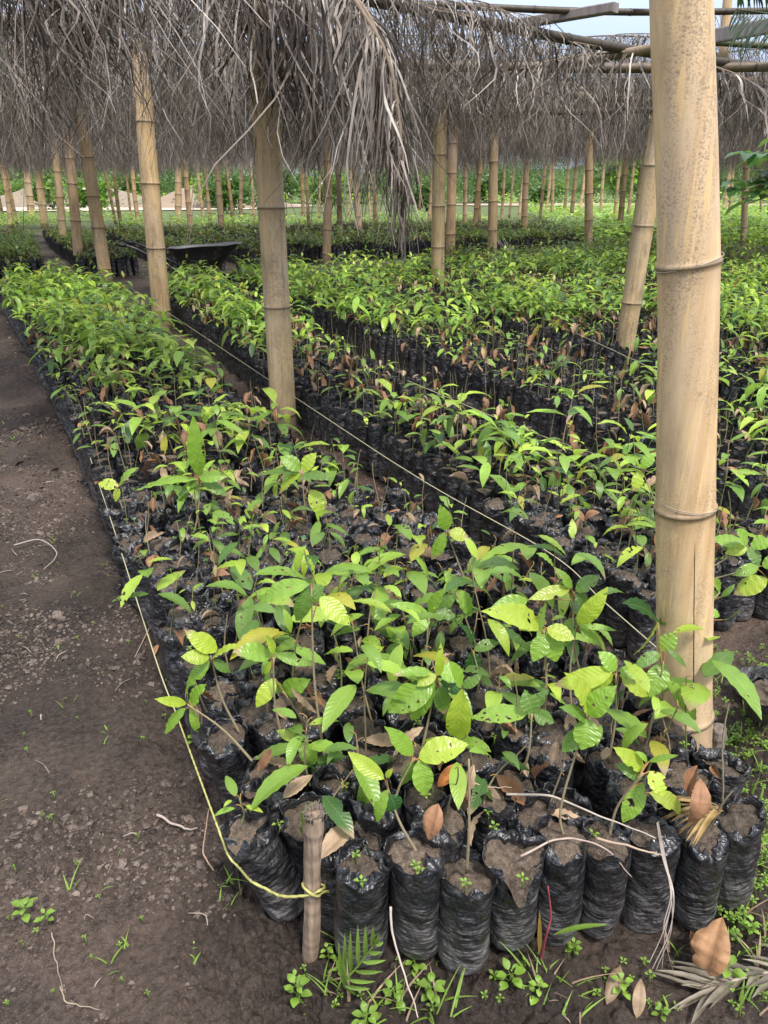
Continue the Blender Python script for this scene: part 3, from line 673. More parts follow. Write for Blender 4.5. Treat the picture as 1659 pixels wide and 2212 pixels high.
KW = {'tall': 'tall many-leaved seedling', 'leafy': 'bushy green seedling', 'small': 'small short seedling', 'withered': 'seedling with withered brown leaves', 'bare': 'leafless thin stem', 'none': 'bare soil and no plant'}
FRONT_LABEL = ['torn black bag leaning over the path with a yellow rope across it', 'dark narrow bag half hidden behind the upright wooden stake', 'upright shiny black bag in the front row just right of the wooden stake',
 'front row black bag with sprouting weeds, second right of the wooden stake', 'front row black bag with a tall bare stem rising from it', 'front row black bag torn open at the side showing brown soil',
 'front row black bag just right of the torn-open one', 'front row bag whose thick curved stem carries round leaves', 'dusty front row bag with the bright five-leaved seedling', 'mud-smeared bag in the front row, second from its right end', 'bag at the right end of the front row, top pulled up']
tilts = {0: (R(3), R(-19)), 1: (R(2), R(-3)), 2: (0, R(1)), 3: (R(1), R(-1)), 4: (R(-2), 0), 5: (R(2), R(-3)), 6: (R(2), R(-2)), 7: (R(3), R(-3)), 8: (R(2), R(-5)), 9: (R(3), R(-4)), 10: (R(4), R(-5))}
BEDN = {0: 'first bed', 1: 'second bed', 2: 'third bed', 3: 'fourth bed', 4: 'fifth bed'}
for bi_ in sorted(indiv):
    bed, row, col = int(B['bed'][bi_]), int(B['row'][bi_]), int(B['col'][bi_]); g = np.random.default_rng(5000 + int(bi_))
    isfront = bi_ < 11
    kind = 'hero' if bi_ in used else pick_kind(density(B['s'][bi_], B['t'][bi_], bed))
    if isfront and kind != 'hero': kind = ['small', 'none', 'none', 'none', 'none', 'none', 'none', 'none', 'none', 'bare', 'none'][bi_]
    kw = {'hero': 'tall bright-leaved seedling'}.get(kind, KW.get(kind))
    if isfront: lab = FRONT_LABEL[bi_]
    else:
        frm = ('from yellow rope' if bed == 0 else 'from left edge')
        lab = f"{kw} in {BEDN.get(bed, 'far bed')}, {ordn(row)} row, {ordn(col) if col else 'first'} {frm}"
        if kind == 'none': lab = f"bag of bare soil, {BEDN.get(bed, 'far bed')}, {ordn(row)} row, {ordn(col) if col else 'first'} {frm}"
    tl = tilts[bi_] if isfront else (g.normal(0, R(5)), g.normal(0, R(5)) - (R(8) if (bed == 0 and col == 0) else 0))
    gh = float(ground_h(np.array(B['x'][bi_]), np.array(B['y'][bi_])))
    rt = thing('potted_seedling', lab, 'potted seedling', (B['x'][bi_], B['y'][bi_], gh), (0, 0, 0), 'bagged seedlings standing in the nursery beds')
    if isfront or row < 2 and bed == 0:
        tb, ts_ = bag_mesh(700 + int(bi_), 64, 90, h=BH * g.uniform(.95, 1.05), torn=((R(-75), .13, .62) if bi_ == 5 else ((R(-130), .04, .5) if bi_ == 0 else None)), rolled=g.uniform(0, 1.2), crease=1.3)
        o1 = tb.build('grow_bag', M_BAG, rt); o2 = ts_.build('soil', M_POT, rt)
    else:
        k = int(g.integers(0, 12)); o1 = link('grow_bag', bagm[k][0], rt); o2 = link('soil', bagm[k][1], rt)
    rz = g.uniform(0, 6.28) if not isfront else 0
    sc_ = g.uniform(.93, 1.04)
    for o in (o1, o2): o.rotation_euler = (tl[0], tl[1], rz); o.scale = (1, 1, sc_)
    if kind == 'none': continue
    if kind == 'hero':
        st, fo = hero_plant(bi_); st.build('stem', M_STEM, rt)
        if fo.n: fo.build('foliage', [M_LEAF, M_DRY], rt)
    else:
        st, fo = me0[kind][int(g.integers(0, len(me0[kind])))]
        a = (math.sin(tl[1]) * BH, -math.sin(tl[0]) * BH, (BH - .03) * sc_)
        for nm, me in (('stem', st), ('foliage', fo)):
            if me is None: continue
            o = link(nm, me, rt); o.location = a; o.rotation_euler = (g.normal(0, .06), g.normal(0, .06), g.uniform(0, 6.28)); o.scale = (g.uniform(.85, 1.15) * (1.1 if B['s'][bi_] < 1.9 else .9),) * 3

# ------------------------------------------------------------------ the rest of the bags as one mass
def tpl_of(st, fo, bagt, soilt):
    m = MB()
    if bagt is not None: m.join(bagt, 0); m.join(soilt, 1)
    for o, mi in ((st, 2), (fo, None)):
        if o is None or o.n == 0: continue
        v, q, c, u, mm = o.arr(); m.add(v + [0, 0, BH - .03], q, c, u, mi if mi is not None else mm + 3)
    return m.arr()
def low_bag(k, na, nz):
    b, s = MB(), MB(); a = np.linspace(0, 2 * np.pi, na, endpoint=False) + k
    zt = np.linspace(0, 1, nz); r = BR * np.interp(zt, [0, .1, .3, .9, 1], [.72, .9, 1, 1, .97])[:, None] * (1 + .06 * vn(np.cos(a) * 2 + k, np.sin(a) * 2, zt[:, None] * 6, k)); h = BH * (1 + .04 * np.sin(a * 3 + k))
    v = np.stack([r * np.cos(a), r * np.sin(a), zt[:, None] * h[None]], -1)
    b.add(v.reshape(-1, 3), grid_q(nz, na, True), np.ones(3) * rng.uniform(.5, 1.1))
    fr = np.array([.02, .92]); v = np.stack([fr[:, None] * r[-1] * np.cos(a), fr[:, None] * r[-1] * np.sin(a), BH - .02 + .008 * (1 - fr)[:, None] * np.ones(na)], -1)
    s.add(v.reshape(-1, 3), grid_q(2, na, True), np.ones(3) * rng.uniform(.5, 1.1)); return b, s
rest = [i for i in idx if i not in indiv]
def mass(ids, lod, cnt, na, nz, name, label):
    vv = variants(lod, cnt); kinds = []; tpls = []
    lb = [low_bag(k, na, nz) for k in range(6)]
    start = {}
    for k in KINDS_:
        start[k] = (len(tpls), len(vv[k]))
        for q_, (s, f) in enumerate(vv[k]): bb = lb[q_ % 6]; tpls.append(tpl_of(s, f, *bb))
    start['none'] = (len(tpls), 3)
    for q_ in range(3): tpls.append(tpl_of(None, None, *lb[q_]))
    ks = [pick_kind(density(B['s'][i], B['t'][i], int(B['bed'][i]))) for i in ids]
    pk = np.array([start[k][0] + rng.integers(0, start[k][1]) for k in ks]); ids = np.array(ids)
    pos = np.stack([B['x'][ids], B['y'][ids], np.zeros(len(ids))], 1); n_ = len(ids)
    m = MB(); br = np.clip(1 + .22 * fbm(pos[:, 0] * .8, pos[:, 1] * .8, 0, 2, 77) + rng.normal(0, .08, n_), .55, 1.4)
    scatter(m, tpls, pos, np.stack([np.ones(n_), np.ones(n_), rng.uniform(.92, 1.08, n_)], 1), rng.uniform(0, 6.28, n_), tint=br[:, None] * np.ones(3), pick=pk, tilt=rng.normal(0, .05, (n_, 2)))
    tag(m.build(name, [M_BAG, M_POT, M_STEM, M_LEAF, M_DRY]), label, 'seedlings', kind='stuff')
    return m
CN = {'tall': 10, 'leafy': 16, 'small': 6, 'withered': 6, 'bare': 3}
nr_ = [i for i in rest if dp_[i] < 12.5]; fr_ = [i for i in rest if dp_[i] >= 12.5]
# one mass: both levels of detail go into the same object
def mass_parts():
    m = MB()
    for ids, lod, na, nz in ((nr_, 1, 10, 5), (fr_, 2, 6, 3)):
        vv = variants(lod, CN); tpls = []; start = {}; lb = [low_bag(k, na, nz) for k in range(6)]
        for k in KINDS_:
            start[k] = (len(tpls), len(vv[k]))
            for q_, (s, f) in enumerate(vv[k]): tpls.append(tpl_of(s, f, *lb[q_ % 6]))
        start['none'] = (len(tpls), 3)
        for q_ in range(3): tpls.append(tpl_of(None, None, *lb[q_]))
        ks = [pick_kind(density(B['s'][i], B['t'][i], int(B['bed'][i]))) for i in ids]
        pk = np.array([start[k][0] + rng.integers(0, start[k][1]) for k in ks]); ids = np.array(ids); n_ = len(ids)
        pos = np.stack([B['x'][ids], B['y'][ids], np.zeros(n_)], 1)
        br = (1.12 if lod == 1 else .5) * np.clip(1 + .22 * fbm(pos[:, 0] * .8, pos[:, 1] * .8, 0, 2, 77) + rng.normal(0, .08, n_), .55, 1.4)  # far level tinted darker, painting in the shade under the far roof
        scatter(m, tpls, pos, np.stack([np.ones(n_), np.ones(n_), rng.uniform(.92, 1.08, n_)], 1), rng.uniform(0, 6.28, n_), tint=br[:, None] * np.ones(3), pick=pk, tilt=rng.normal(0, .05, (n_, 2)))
    return m
tag(mass_parts().build('bagged_seedlings', [M_BAG, M_POT, M_STEM, M_LEAF, M_DRY]), 'mass of small green seedlings in black bags filling the farther beds', 'seedlings', kind='stuff')

# ------------------------------------------------------------------ bamboo posts
def culm(mb_, pts, rads, nodes, n=20, c=(1, 1, 1), step=.02, nodew=.008, nb=.10):
    pts = smooth_path(pts, 60); ln = np.concatenate([[0], np.cumsum(np.linalg.norm(np.diff(pts, axis=0), axis=1))])
    base_l = np.arange(0, ln[-1], step); extra = np.concatenate([[x - 2 * nodew, x - nodew, x - .3 * nodew, x, x + .4 * nodew, x + nodew, x + 2 * nodew] for x in nodes]) if len(nodes) else []
    L_ = np.unique(np.clip(np.concatenate([base_l, extra, [ln[-1]]]), 0, ln[-1]))
    p = np.stack([np.interp(L_, ln, pts[:, k]) for k in range(3)], 1); r = np.interp(L_, np.linspace(0, ln[-1], len(rads)), rads)
    col_ = np.ones((len(L_), 3)) * np.asarray(c)
    for x in nodes:
        g = np.exp(-((L_ - x) / nodew) ** 2); r = r * (1 + nb * g); r = r * (1 + .02 * np.exp(-((L_ - x) / (.06)) ** 2))
        col_ *= (1 - .7 * g)[:, None]; hz = np.exp(-((L_ - x + nodew * 3) / (nodew * 3)) ** 2); col_ = col_ * (1 - .18 * hz)[:, None]
    tube(mb_, p, r, col_, n)
# the big mottled post
Yb = 1.53
bp = [P(1480, 1745, Yb), P(1478, 1540, Yb), P(1480, 1095, Yb), P(1487, 570, Yb), P(1472, 30, Yb), P(1466, -300, Yb)]
bp[0][2] = -.05
zs = [q[2] for q in bp]
Ls = np.concatenate([[0], np.cumsum([np.linalg.norm(bp[k + 1] - bp[k]) for k in range(5)])])
def wpx(w_, q): return w_ * depth(q) / F / 2
rad = [wpx(w_, q) for w_, q in zip((112, 111, 120, 126, 130, 130), bp)]
top = bp[-1]; dirn = norm(top - bp[-2]); bp.append(top + dirn * max(.1, (3.0 - top[2]) / dirn[2])); rad.append(rad[-1] * .97)
Ltot = Ls[-1] + np.linalg.norm(bp[-1] - bp[-2])
mb = MB(); radi = np.interp(np.linspace(0, Ltot, 24), np.append(Ls, Ltot), rad)
culm(mb, bp, radi, [Ls[1], Ls[2] - .0, Ls[3]], 48, step=.012, nodew=.006, nb=.075, c=(1.05, 1.02, .98))
big = thing('bamboo_post', 'thick mottled yellow bamboo post, the largest, wrapped with wire', 'bamboo post', (bp[0][0], bp[0][1], 0))
def local(o, root):  # keep world shape while parented to an unrotated root
    o.matrix_parent_inverse = __import__('mathutils').Matrix.Translation([-a for a in root.location]); return o
local(mb.build('pole', M_BAMB, big), big)
def ring(mb_, cpt, r, sl_=(0, 0), wr=.0012, turns=1, c=(.5, .47, .42)):
    a = np.linspace(0, 2 * np.pi * turns, int(60 * turns)); p = np.stack([cpt[0] + r * np.cos(a), cpt[1] + r * np.sin(a), cpt[2] + sl_[0] * np.cos(a) + sl_[1] * np.sin(a) + .004 * a / 6.28], -1)
    tube(mb_, p, wr, c, 5)
for cpt, r, s_, tn in ((bp[3], rad[3] * 1.065, (.018, 0), 1.02), (bp[2] + [0, 0, .006], rad[2] * 1.06, (-.004, 0), 2.02)):
    wmb = MB(); ring(wmb, cpt, r, s_, .0008, tn, (.36, .30, .22)); tag(local(wmb.build('wire_tie', M_WIRE, big), big), None)
crk = MB()   # drying crack down the face
cz = np.linspace(0, 1, 30); cp = []
for k in cz:
    vpx = 1050 + k * 500; q = P(1468 - 2 * math.sin(k * 3), vpx, Yb); cen = np.array([np.interp(q[2], sorted(zs), [b[0] for b in sorted(bp[:6], key=lambda z_: z_[2])]), Yb]); rr_ = np.interp(q[2], sorted(zs), [x for _, x in sorted(zip(zs, rad[:6]))])
    dx = (q[0] - cen[0]) ; rr_ *= 1.001; cp.append([q[0] + .012, cen[1] - math.sqrt(max(1e-6, rr_ ** 2 - (dx + .012) ** 2)) + .0005, q[2]])
tube(crk, cp, np.interp(cz, [0, .1, .8, 1], [.0003, .0009, .0014, .0005]), (.02, .015, .01), 5)
local(crk.build('crack', M_TWIG, big), big)

for pi, (ub, vb, ut, vt, wd, lab) in enumerate(POSTS):
    b0 = Z(ub, vb); Yp = b0[1]; t0_ = P(ut, vt, Yp); d = norm(t0_ - b0); r0 = wd * depth(P((ub + ut) / 2, (vb + vt) / 2, Yp)) / F / 2
    zt = max(2.85, 1.5 + 75 / F * Yp) if pi not in (3,) else 2.4
    tpt = b0 + d * (zt / d[2]); bw = rng.normal(0, .012, 3) * [1, 1, 0]
    b0_ = b0 - d * .05; Lp = np.linalg.norm(tpt - b0_); nd = []; x = rng.uniform(.1, .3)
    while x < Lp - .05: nd.append(x); x += rng.uniform(.42, .72)
    m = MB(); sh = rng.uniform(.72, .98); culm(m, [b0_, b0_ + (tpt - b0_) * .5 + bw, tpt], [r0 * 1.06, r0, r0 * .93], nd, 18 if wd > 15 else 10, (sh, sh * rng.uniform(.95, 1), sh * rng.uniform(.88, .98)), step=.08, nodew=max(.007, r0 * .085), nb=.05)
    o = thing('bamboo_post', lab, 'bamboo post', (b0[0], b0[1], 0), group='bamboo posts holding up the shade roof')
    local(m.build('pole', M_BAM, o), o)
# far posts, in rough lines
fp = [(u, v) for u, v in [(8, 455), (24, 470), (36, 462), (200, 448), (250, 462), (262, 470), (283, 452), (300, 466), (412, 478), (440, 452), (455, 470), (505, 474), (520, 456), (548, 472), (566, 450), (655, 468), (668, 482), (690, 455), (735, 500), (752, 470), (800, 462), (812, 478), (856, 458), (875, 470), (905, 452), (925, 474), (1004, 478), (1024, 512), (1038, 498), (1082, 462), (1100, 448), (1118, 470), (1163, 486), (1178, 450), (1192, 462), (1216, 456), (1232, 468), (1250, 452), (1296, 462), (1325, 478), (1336, 505), (1352, 470), (1375, 508), (1385, 452), (1560, 456), (1572, 470), (1588, 448), (1640, 458), (1655, 470), (-60, 500), (-110, 470), (1730, 500), (1800, 470)]]
tm = None
for k, (u, v) in enumerate(fp):
    b0 = Z(u, v + 22); hgt = 3.3; r0 = rng.uniform(.055, .085)
    if tm is None:
        tms = []
        for q3 in range(6):
            m = MB(); nd = list(np.arange(.2, 2.8, .42) + rng.uniform(-.05, .05)); culm(m, [(0, 0, -.05), (.02, 0, 1.4), (rng.uniform(-.1, .1), 0, hgt)], [.075, .07, .062], nd, 8, np.array((.95, .88, .8)) * (.5 + .1 * q3), step=.3, nodew=.012, nb=.05); tms.append(m.mesh('bamboo_post', M_BAM))
        tm = tms
    o = link('bamboo_post', tm[(k * 5) % 6]); o.location = (b0[0], b0[1], 0); o.rotation_euler = (rng.normal(0, .05), rng.normal(0, .06), rng.uniform(0, 6.3)); s_ = r0 / .07 * rng.uniform(.7, 1.2); o.scale = (s_, s_, 1)
    side = 'left of the wheelbarrow' if u < 350 else ('beyond the wheelbarrow' if u < 560 else ('behind the weathered split post' if u < 720 else ('between the split post and mossy post' if u < 960 else ('by the bright green patch' if u < 1400 else 'past the big mottled post'))))
    tag(o, f"distant slim bamboo post {side}", 'bamboo post', 'distant bamboo posts ' + side)
# second timber stake by the big post, the front stake
M_STAKE = m_simple('stake_wood', .8, .25, 70, .9, 1., .012, (1, 1, .10))
def stake(name, lab, b, t, r, frayed, c):
    m = MB(); b = np.array(b); t = np.array(t); root = thing(name, lab, 'stake', (b[0], b[1], 0))
    p = smooth_path([b, b + (t - b) * .35 + [.002, 0, 0], b + (t - b) * .7 + [-.002, .001, 0], t], 40)
    rr_ = r * (1 + .05 * np.sin(np.linspace(0, 9, 40)) + .09 * np.exp(-((np.linspace(0, 1, 40) - .55) / .03) ** 2) + .12 * np.exp(-((np.linspace(0, 1, 40) - .9) / .03) ** 2))
    tube(m, p, rr_, np.array(c) * (.62 + .6 * np.random.default_rng(4).random((40, 1))), 18); local(m.build('shaft', M_STAKE, root), root)
    if frayed:
        f = MB()
        for k in range(46):
            a = rng.uniform(0, 6.3); q = t + np.array([math.cos(a), math.sin(a), 0]) * r * rng.uniform(.3, 1.05) - [0, 0, .012]
            tube(f, [q, q + [math.cos(a) * .003, math.sin(a) * .003, .012], q + [math.cos(a) * .007 + rng.normal(0, .003), math.sin(a) * .007, rng.uniform(.014, .028)]], [.0024, .0018, .0006], (.16, .13, .11), 4)
        local(f.build('splintered_top', M_WOOD, root), root)
    return p
Ys = float(stake_xy[1])
sp_ = stake('wooden_stake', 'upright barkless wooden stake with a splintered top, rope tied round it', [stake_xy[0], Ys, -.03], P(680, 1756, Ys), .0175, True, (.34, .25, .18))
stake('wooden_stake', 'short grey wooden stump stake at the foot of the big mottled post', [*(Z(1549, 1725)[:2]), -.03], P(1552, 1572, Z(1549, 1725)[1]), .019, False, (.27, .225, .19))

# ------------------------------------------------------------------ ropes and strings
def rope(name, lab, pts, r, n, c, lobes=3, grp=None, r1=None):
    m = MB(); p = smooth_path(pts, n); tube(m, p, np.linspace(r, r1 or r, n), c, 9 if lobes else 5, lobes=lobes, twist=2 * math.pi / (r * 9) / 3 if lobes else 0)
    return tag(m.build(name, M_ROPE), lab, 'rope' if lobes else 'string', grp)
yst = Ys - .021
rp = [P(720, 1928, Ys + .03), P(700, 1926, Ys + .004), P(684, 1936, yst), P(660, 1921, yst + .002), P(655, 1908, Ys), P(672, 1904, Ys + .02), P(700, 1914, Ys + .01), P(690, 1924, yst + .002), P(664, 1934, yst), P(610, 1936, Ys - .05), P(570, 1918, Ys - .06), P(542, 1903, Ys - .05)]
rp += [P(517, 1875, 1.10), P(492, 1846, 1.13)]
rp += [Z(470, 1786, .275), Z(420, 1650, .26), Z(382, 1545, .25)]
m = MB(); p = smooth_path(rp, 520); tube(m, p, np.interp(np.arange(520), [0, 330, 519], [.0027, .0025, .0018]), (.40, .385, .13), 9, lobes=3, twist=2 * math.pi / .022 / 3 * 1.)
p2 = smooth_path([Z(382, 1545, .25), Z(345, 1450, .25), Z(290, 1280, .25), Z(215, 1050, .25), Z(150, 870, .25), Z(80, 760, .25), Z(22, 640, .27)], 200)
tube(m, p2, .0019, (.42, .39, .22), 6)
tag(m.build('rope', M_ROPE), 'yellow twisted rope tied to the front stake and running along the bed', 'rope')
for nm, lab, pts in (('string', 'pale string stretched along the left side of the second bed', [Z(1440, 1418, .27), Z(1300, 1296, .25), Z(1180, 1190, .26), Z(900, 1030, .26), Z(640, 860, .26), Z(280, 620, .3)]),
                     ('string', 'thin string crossing the sparse middle of the second bed', [Z(1410, 1022, .33), Z(1140, 930, .3), Z(880, 822, .33)]),
                     ('string', 'thin string stretched behind the slanting grey prop', [Z(1450, 815, .34), Z(1200, 700, .32), Z(950, 590, .36)])):
    m = MB(); tube(m, smooth_path(pts, 120), .0021, (.44, .40, .25), 5); tag(m.build(nm, M_ROPE), lab, 'string')

# ------------------------------------------------------------------ palm thatch
TC = [np.array([.235, .195, .165]), np.array([.115, .090, .073]), np.array([.46, .41, .365]), np.array([.05, .036, .028])]
def strip(n, base, out, ln, width, g, seg=7, mess=1., droop=1.):
    """n hanging leaflets at once; base (n,3), out (n,3) initial direction"""
    t = np.linspace(0, 1, seg)[None, :, None]; ln = ln[:, None, None]
    sw = g.standard_t(3, (n, 1, 3)).clip(-2.4, 2.4) * .13 * mess * [1, 1, .3]; cu = g.normal(0, .085 * mess, (n, 1, 3)) * [1, 1, .2]; c3 = g.normal(0, .018 * mess, (n, 1, 3)) * [1, 1, .2]
    o_ = out[:, None] * ln * .38 * (1 - np.exp(-3.2 * t))
    dn = np.array([0, 0, -1.]) * ln * droop * (t ** 1.35) * .92
    p = base[:, None] + o_ + dn + sw * t ** 1.5 * ln * 1.6 + cu * np.sin(t * g.uniform(3, 8, (n, 1, 1))) * t * ln * 1.5 + c3 * np.sin(t * g.uniform(10, 18, (n, 1, 1)) + g.uniform(0, 6, (n, 1, 1))) * t ** .5
    a = g.uniform(0, np.pi, n)[:, None, None] + g.normal(0, .9, (n, 1, 1)) * t
    sd = np.concatenate([np.cos(a), np.sin(a), np.zeros_like(a) + .1], -1)
    w_ = width[:, None, None] * np.clip(np.minimum(t * 6 + .5, 1.15 - t ** 2), .08, 1)
    v = np.stack([p - sd * w_ / 2, p + sd * w_ / 2], 2)    # n,seg,2,3
    q = grid_q(seg, 2)[None] + (np.arange(n) * seg * 2)[:, None, None]
    k = g.random(n); c = np.where(k[:, None] < .45, TC[0], np.where(k[:, None] < .72, TC[1], np.where(k[:, None] < .88, TC[2], TC[3]))) * g.uniform(.75, 1.25, (n, 1))
    C = np.repeat(c, seg * 2, 0)
    return v.reshape(-1, 3), q.reshape(-1, 4), C
def frond(pts, step, lmin, lmax, g, wid=.02, rach=.012, mess=1., seg=7, up=.2):
    """rachis MB, leaflets MB along a polyline"""
    p = smooth_path(pts, 26); ln = np.concatenate([[0], np.cumsum(np.linalg.norm(np.diff(p, axis=0), axis=1))])
    ra, lf = MB(), MB(); tube(ra, p, np.linspace(rach, rach * .25, 26), (.22, .165, .115), 6)
    L_ = np.arange(.05, ln[-1], step); n_ = len(L_) * 2; L2 = np.repeat(L_, 2) + g.normal(0, .008, n_)
    b = np.stack([np.interp(L2, ln, p[:, k]) for k in range(3)], 1); T = np.stack([np.interp(L2, ln, np.gradient(p[:, k])) for k in range(3)], 1); T /= np.linalg.norm(T, axis=1)[:, None] + 1e-9
    sd = np.cross(T, [0, 0, 1.]); sd /= np.maximum(.2, np.linalg.norm(sd, axis=1))[:, None]; sg = np.tile([1, -1], len(L_))[:, None]
    out = sd * sg * g.uniform(.2, 1, (n_, 1)) + T * g.uniform(.1, .7, (n_, 1)) + np.array([0, 0, up])
    f_ = L2 / ln[-1]; ll = g.uniform(lmin, lmax, n_) * np.clip(1.15 - f_ ** 3 * .7, .3, 1)
    v, q, c = strip(n_, b, out, ll, g.uniform(.6, 1.25, n_) * wid, g, seg, mess); lf.add(v, q, c); return ra, lf
ROOFZ = 2.85
def roof(name, lab, regions, g):
    m = MB(); tp = []
    for k in range(14):
        Lf = g.uniform(1.9, 2.6); ra, lf = frond([(0, 0, 0), (Lf * .4, g.uniform(-.1, .1), .06), (Lf * .8, g.uniform(-.2, .2), -.02), (Lf, g.uniform(-.25, .25), -.22)], .021, .40, 1.18, g, .0105, seg=9, mess=1.1)
        j = MB(); j.join(ra); j.join(lf); tp.append(j.arr())
    for (poly_fn, x0, x1, y0, y1, dens, bias) in regions:
        n_ = int((x1 - x0) * (y1 - y0) * dens); xs, ys = g.uniform(x0, x1, n_), g.uniform(y0, y1, n_); k = poly_fn(xs, ys); xs, ys = xs[k], ys[k]; n_ = len(xs)
        rot = g.normal(bias, .45, n_) + np.where(g.random(n_) < .5, 0, np.pi)
        pos = np.stack([xs, ys, ROOFZ + g.uniform(-.06, .16, n_) + .30 * fbm(xs * .55, ys * .55, 0, 2, 91)], 1); s_ = g.uniform(.8, 1.1, n_)
        scatter(m, tp, pos, np.stack([s_, s_, g.uniform(.6, 1.18, n_)], 1), rot, tint=g.uniform(.75, 1.2, (n_, 1)) * np.ones(3))
    return tag(m.build(name, M_THATCH, smooth=False), lab, 'thatch', kind='stuff')
g = np.random.default_rng(3)
roof('palm_thatch', 'hanging mass of dry grey palm leaves over the front left beds', [
    (lambda x, y: (x < -.25 - .1 * (y - 5)) & (y > 3.6), -8, 0, 3.2, 6.8, 1.15, .3),
    (lambda x, y: (x < -.5) & ((x < -4.2) | (y < 6.9) | (g.random(x.shape) < .35)), -9, .3, 6.2, 9.5, 1.2, .3)], g)
roof('palm_thatch', 'wide band of dry grey palm leaves hanging over the far beds', [
    (lambda x, y: (np.abs(x) < y * .75 + 1) & ((x < -.5) | (y > 10.6)), -22, 22, 9.0, 14, 2.1, .1),
    (lambda x, y: np.abs(x) < y * .75 + 1, -22, 22, 14, 27, 1.5, .1),
    (lambda x, y: (x > -y * .75) & (x < 3), -30, 3, 27, 38, .8, .1)], g)  # rearmost stretch added to deepen shade at the back and screen the background
# single fronds that hang clear of the mass
NF = [
 ('lowest hanging wisp of dry leaflets trailing beside the drooping frond end', [P(760, -10, 4.0), P(838, 130, 3.95), P(866, 300, 3.92), P(870, 400, 3.9), P(868, 440, 3.9)], .013, .22, .62, .009, .35),
 ('long dry frond end drooping to a point right of the weathered split post', [P(560, -120, 4.3), P(720, -40, 4.15), P(800, 40, 4.0), P(842, 190, 3.95), P(856, 300, 3.95)], 0.0099, .35, 0.977, .0125, 0.60),
 ('second dry frond layered over the drooping one, leaflets nearly vertical', [P(600, -90, 4.5), P(700, -30, 4.45), P(790, 60, 4.4), P(820, 160, 4.4)], 0.0112, .45, 1.150, .0125, 0.75),
 ('dry frond bundle wrapped about the top of the weathered split post', [P(470, -60, 4.6), P(560, -10, 4.5), P(640, 30, 4.5), P(700, 120, 4.5)], 0.0112, .6, 1.208, .0125, 0.95),
 ('dry frond hanging just left of the weathered split post', [P(360, -150, 4.7), P(470, -60, 4.6), P(560, 40, 4.5), P(600, 170, 4.45)], 0.0136, .35, 0.805, .0125, 1.25),
 ('dark dry frond hanging low at the left before the pale posts', [P(330, -150, 5.0), P(240, -40, 5.), P(150, 80, 5.), P(105, 180, 5.)], 0.0136, .3, 0.713, .0125, 1.25),
 ('dry frond hanging at the upper left corner', [P(-120, -100, 4.2), P(20, -60, 4.2), P(140, 0, 4.3), P(230, 60, 4.4)], 0.0136, .35, 0.862, .0125, 1.25),
 ('dry frond drooping from the dark roof pole right of the gap', [P(820, -30, 6.6), P(930, 20, 6.7), P(1020, 40, 6.9), P(1090, 110, 7.0)], .035, .4, .85, .02, .8),
 ('dry frond laid over the crossing roof poles against the sky', [P(900, 60, 7.6), P(1010, 40, 7.6), P(1160, 75, 7.8), P(1290, 100, 8.)], .035, .35, .8, .02, .9),
 ('thin dry frond trailing below the light roof pole', [P(1390, 110, 8.3), P(1250, 120, 8.4), P(1120, 150, 8.5), P(1010, 190, 8.6)], .035, .4, .8, .02, 1.),
 ('dry frond hanging right of the big mottled post', [P(1430, 110, 8.2), P(1530, 140, 8.1), P(1610, 170, 8.), P(1700, 230, 8.)], .03, .4, .8, .02, 1.),
]
for lab, pts, stp, l0, l1, wd, ms in NF:
    ra, lf = frond(pts, stp, l0, l1, g, wd, .014, ms, 9); rt = thing('dry_palm_frond', lab, 'palm frond', pts[0], group=None)
    local(ra.build('rachis', M_TWIG, rt), rt); local(lf.build('leaflets', M_THATCH, rt, smooth=False), rt)
def fishbone(name, lab, b, t, n_, ll, c, wd=.01, cat='palm frond', m_=None, flat=0.):
    b, t = np.array(b), np.array(t); rt = thing(name, lab, cat, b); ra, lf = MB(), MB(); p = smooth_path([b, b + (t - b) * .5 + [.03, 0, 0], t], 16)
    tube(ra, p, np.linspace(.012, .003, 16), np.array(c) * .8, 6); T = norm(t - b); sd = norm(np.cross(T, (0, 1, 0)) + np.array([0, 0, 0]))
    for k in range(n_):
        f_ = (k + .5) / n_
        for sg in (-1, 1):
            q = np.array([np.interp(f_, np.linspace(0, 1, 16), p[:, i]) for i in range(3)]); l_ = ll * math.sin(math.pi * (.12 + .8 * f_)) * rng.uniform(.8, 1.1)
            d = norm(sd * sg + T * .7 + rng.normal(0, .15, 3) + np.array([0, -flat, 0])); leaf(lf, q, q + d * l_ + [0, 0, -.06 * l_], wd, np.array(c) * rng.uniform(.7, 1.3), .05, .3, 5, 2)
    local(ra.build('rachis', M_TWIG, rt), rt); local(lf.build('leaflets', m_ or M_DRY, rt), rt)
fishbone('dry_palm_frond', 'dark leafless-looking frond standing upright like a fishbone left of the wheelbarrow', Z(262, 520), P(244, 400, Z(262, 520)[1]), 16, .55, (.07, .05, .04), .012)
fishbone('dry_palm_frond', 'blackened upright frond against the posts at the far left', Z(50, 500), P(50, 320, Z(50, 500)[1]), 18, .4, (.06, .045, .035), .012)
fishbone('palm_frond', 'green palm frond poking in at the top right corner', P(1720, 40, 6.4), P(1590, 20, 6.2), 22, .42, (.06, .10, .05), .022, m_=M_GRASS)
fishbone('dry_palm_frond', 'small grey fallen frond lying on bags between the mossy posts', Z(1130, 575, .42), Z(1075, 525, .5), 12, .35, (.35, .31, .27), .012)

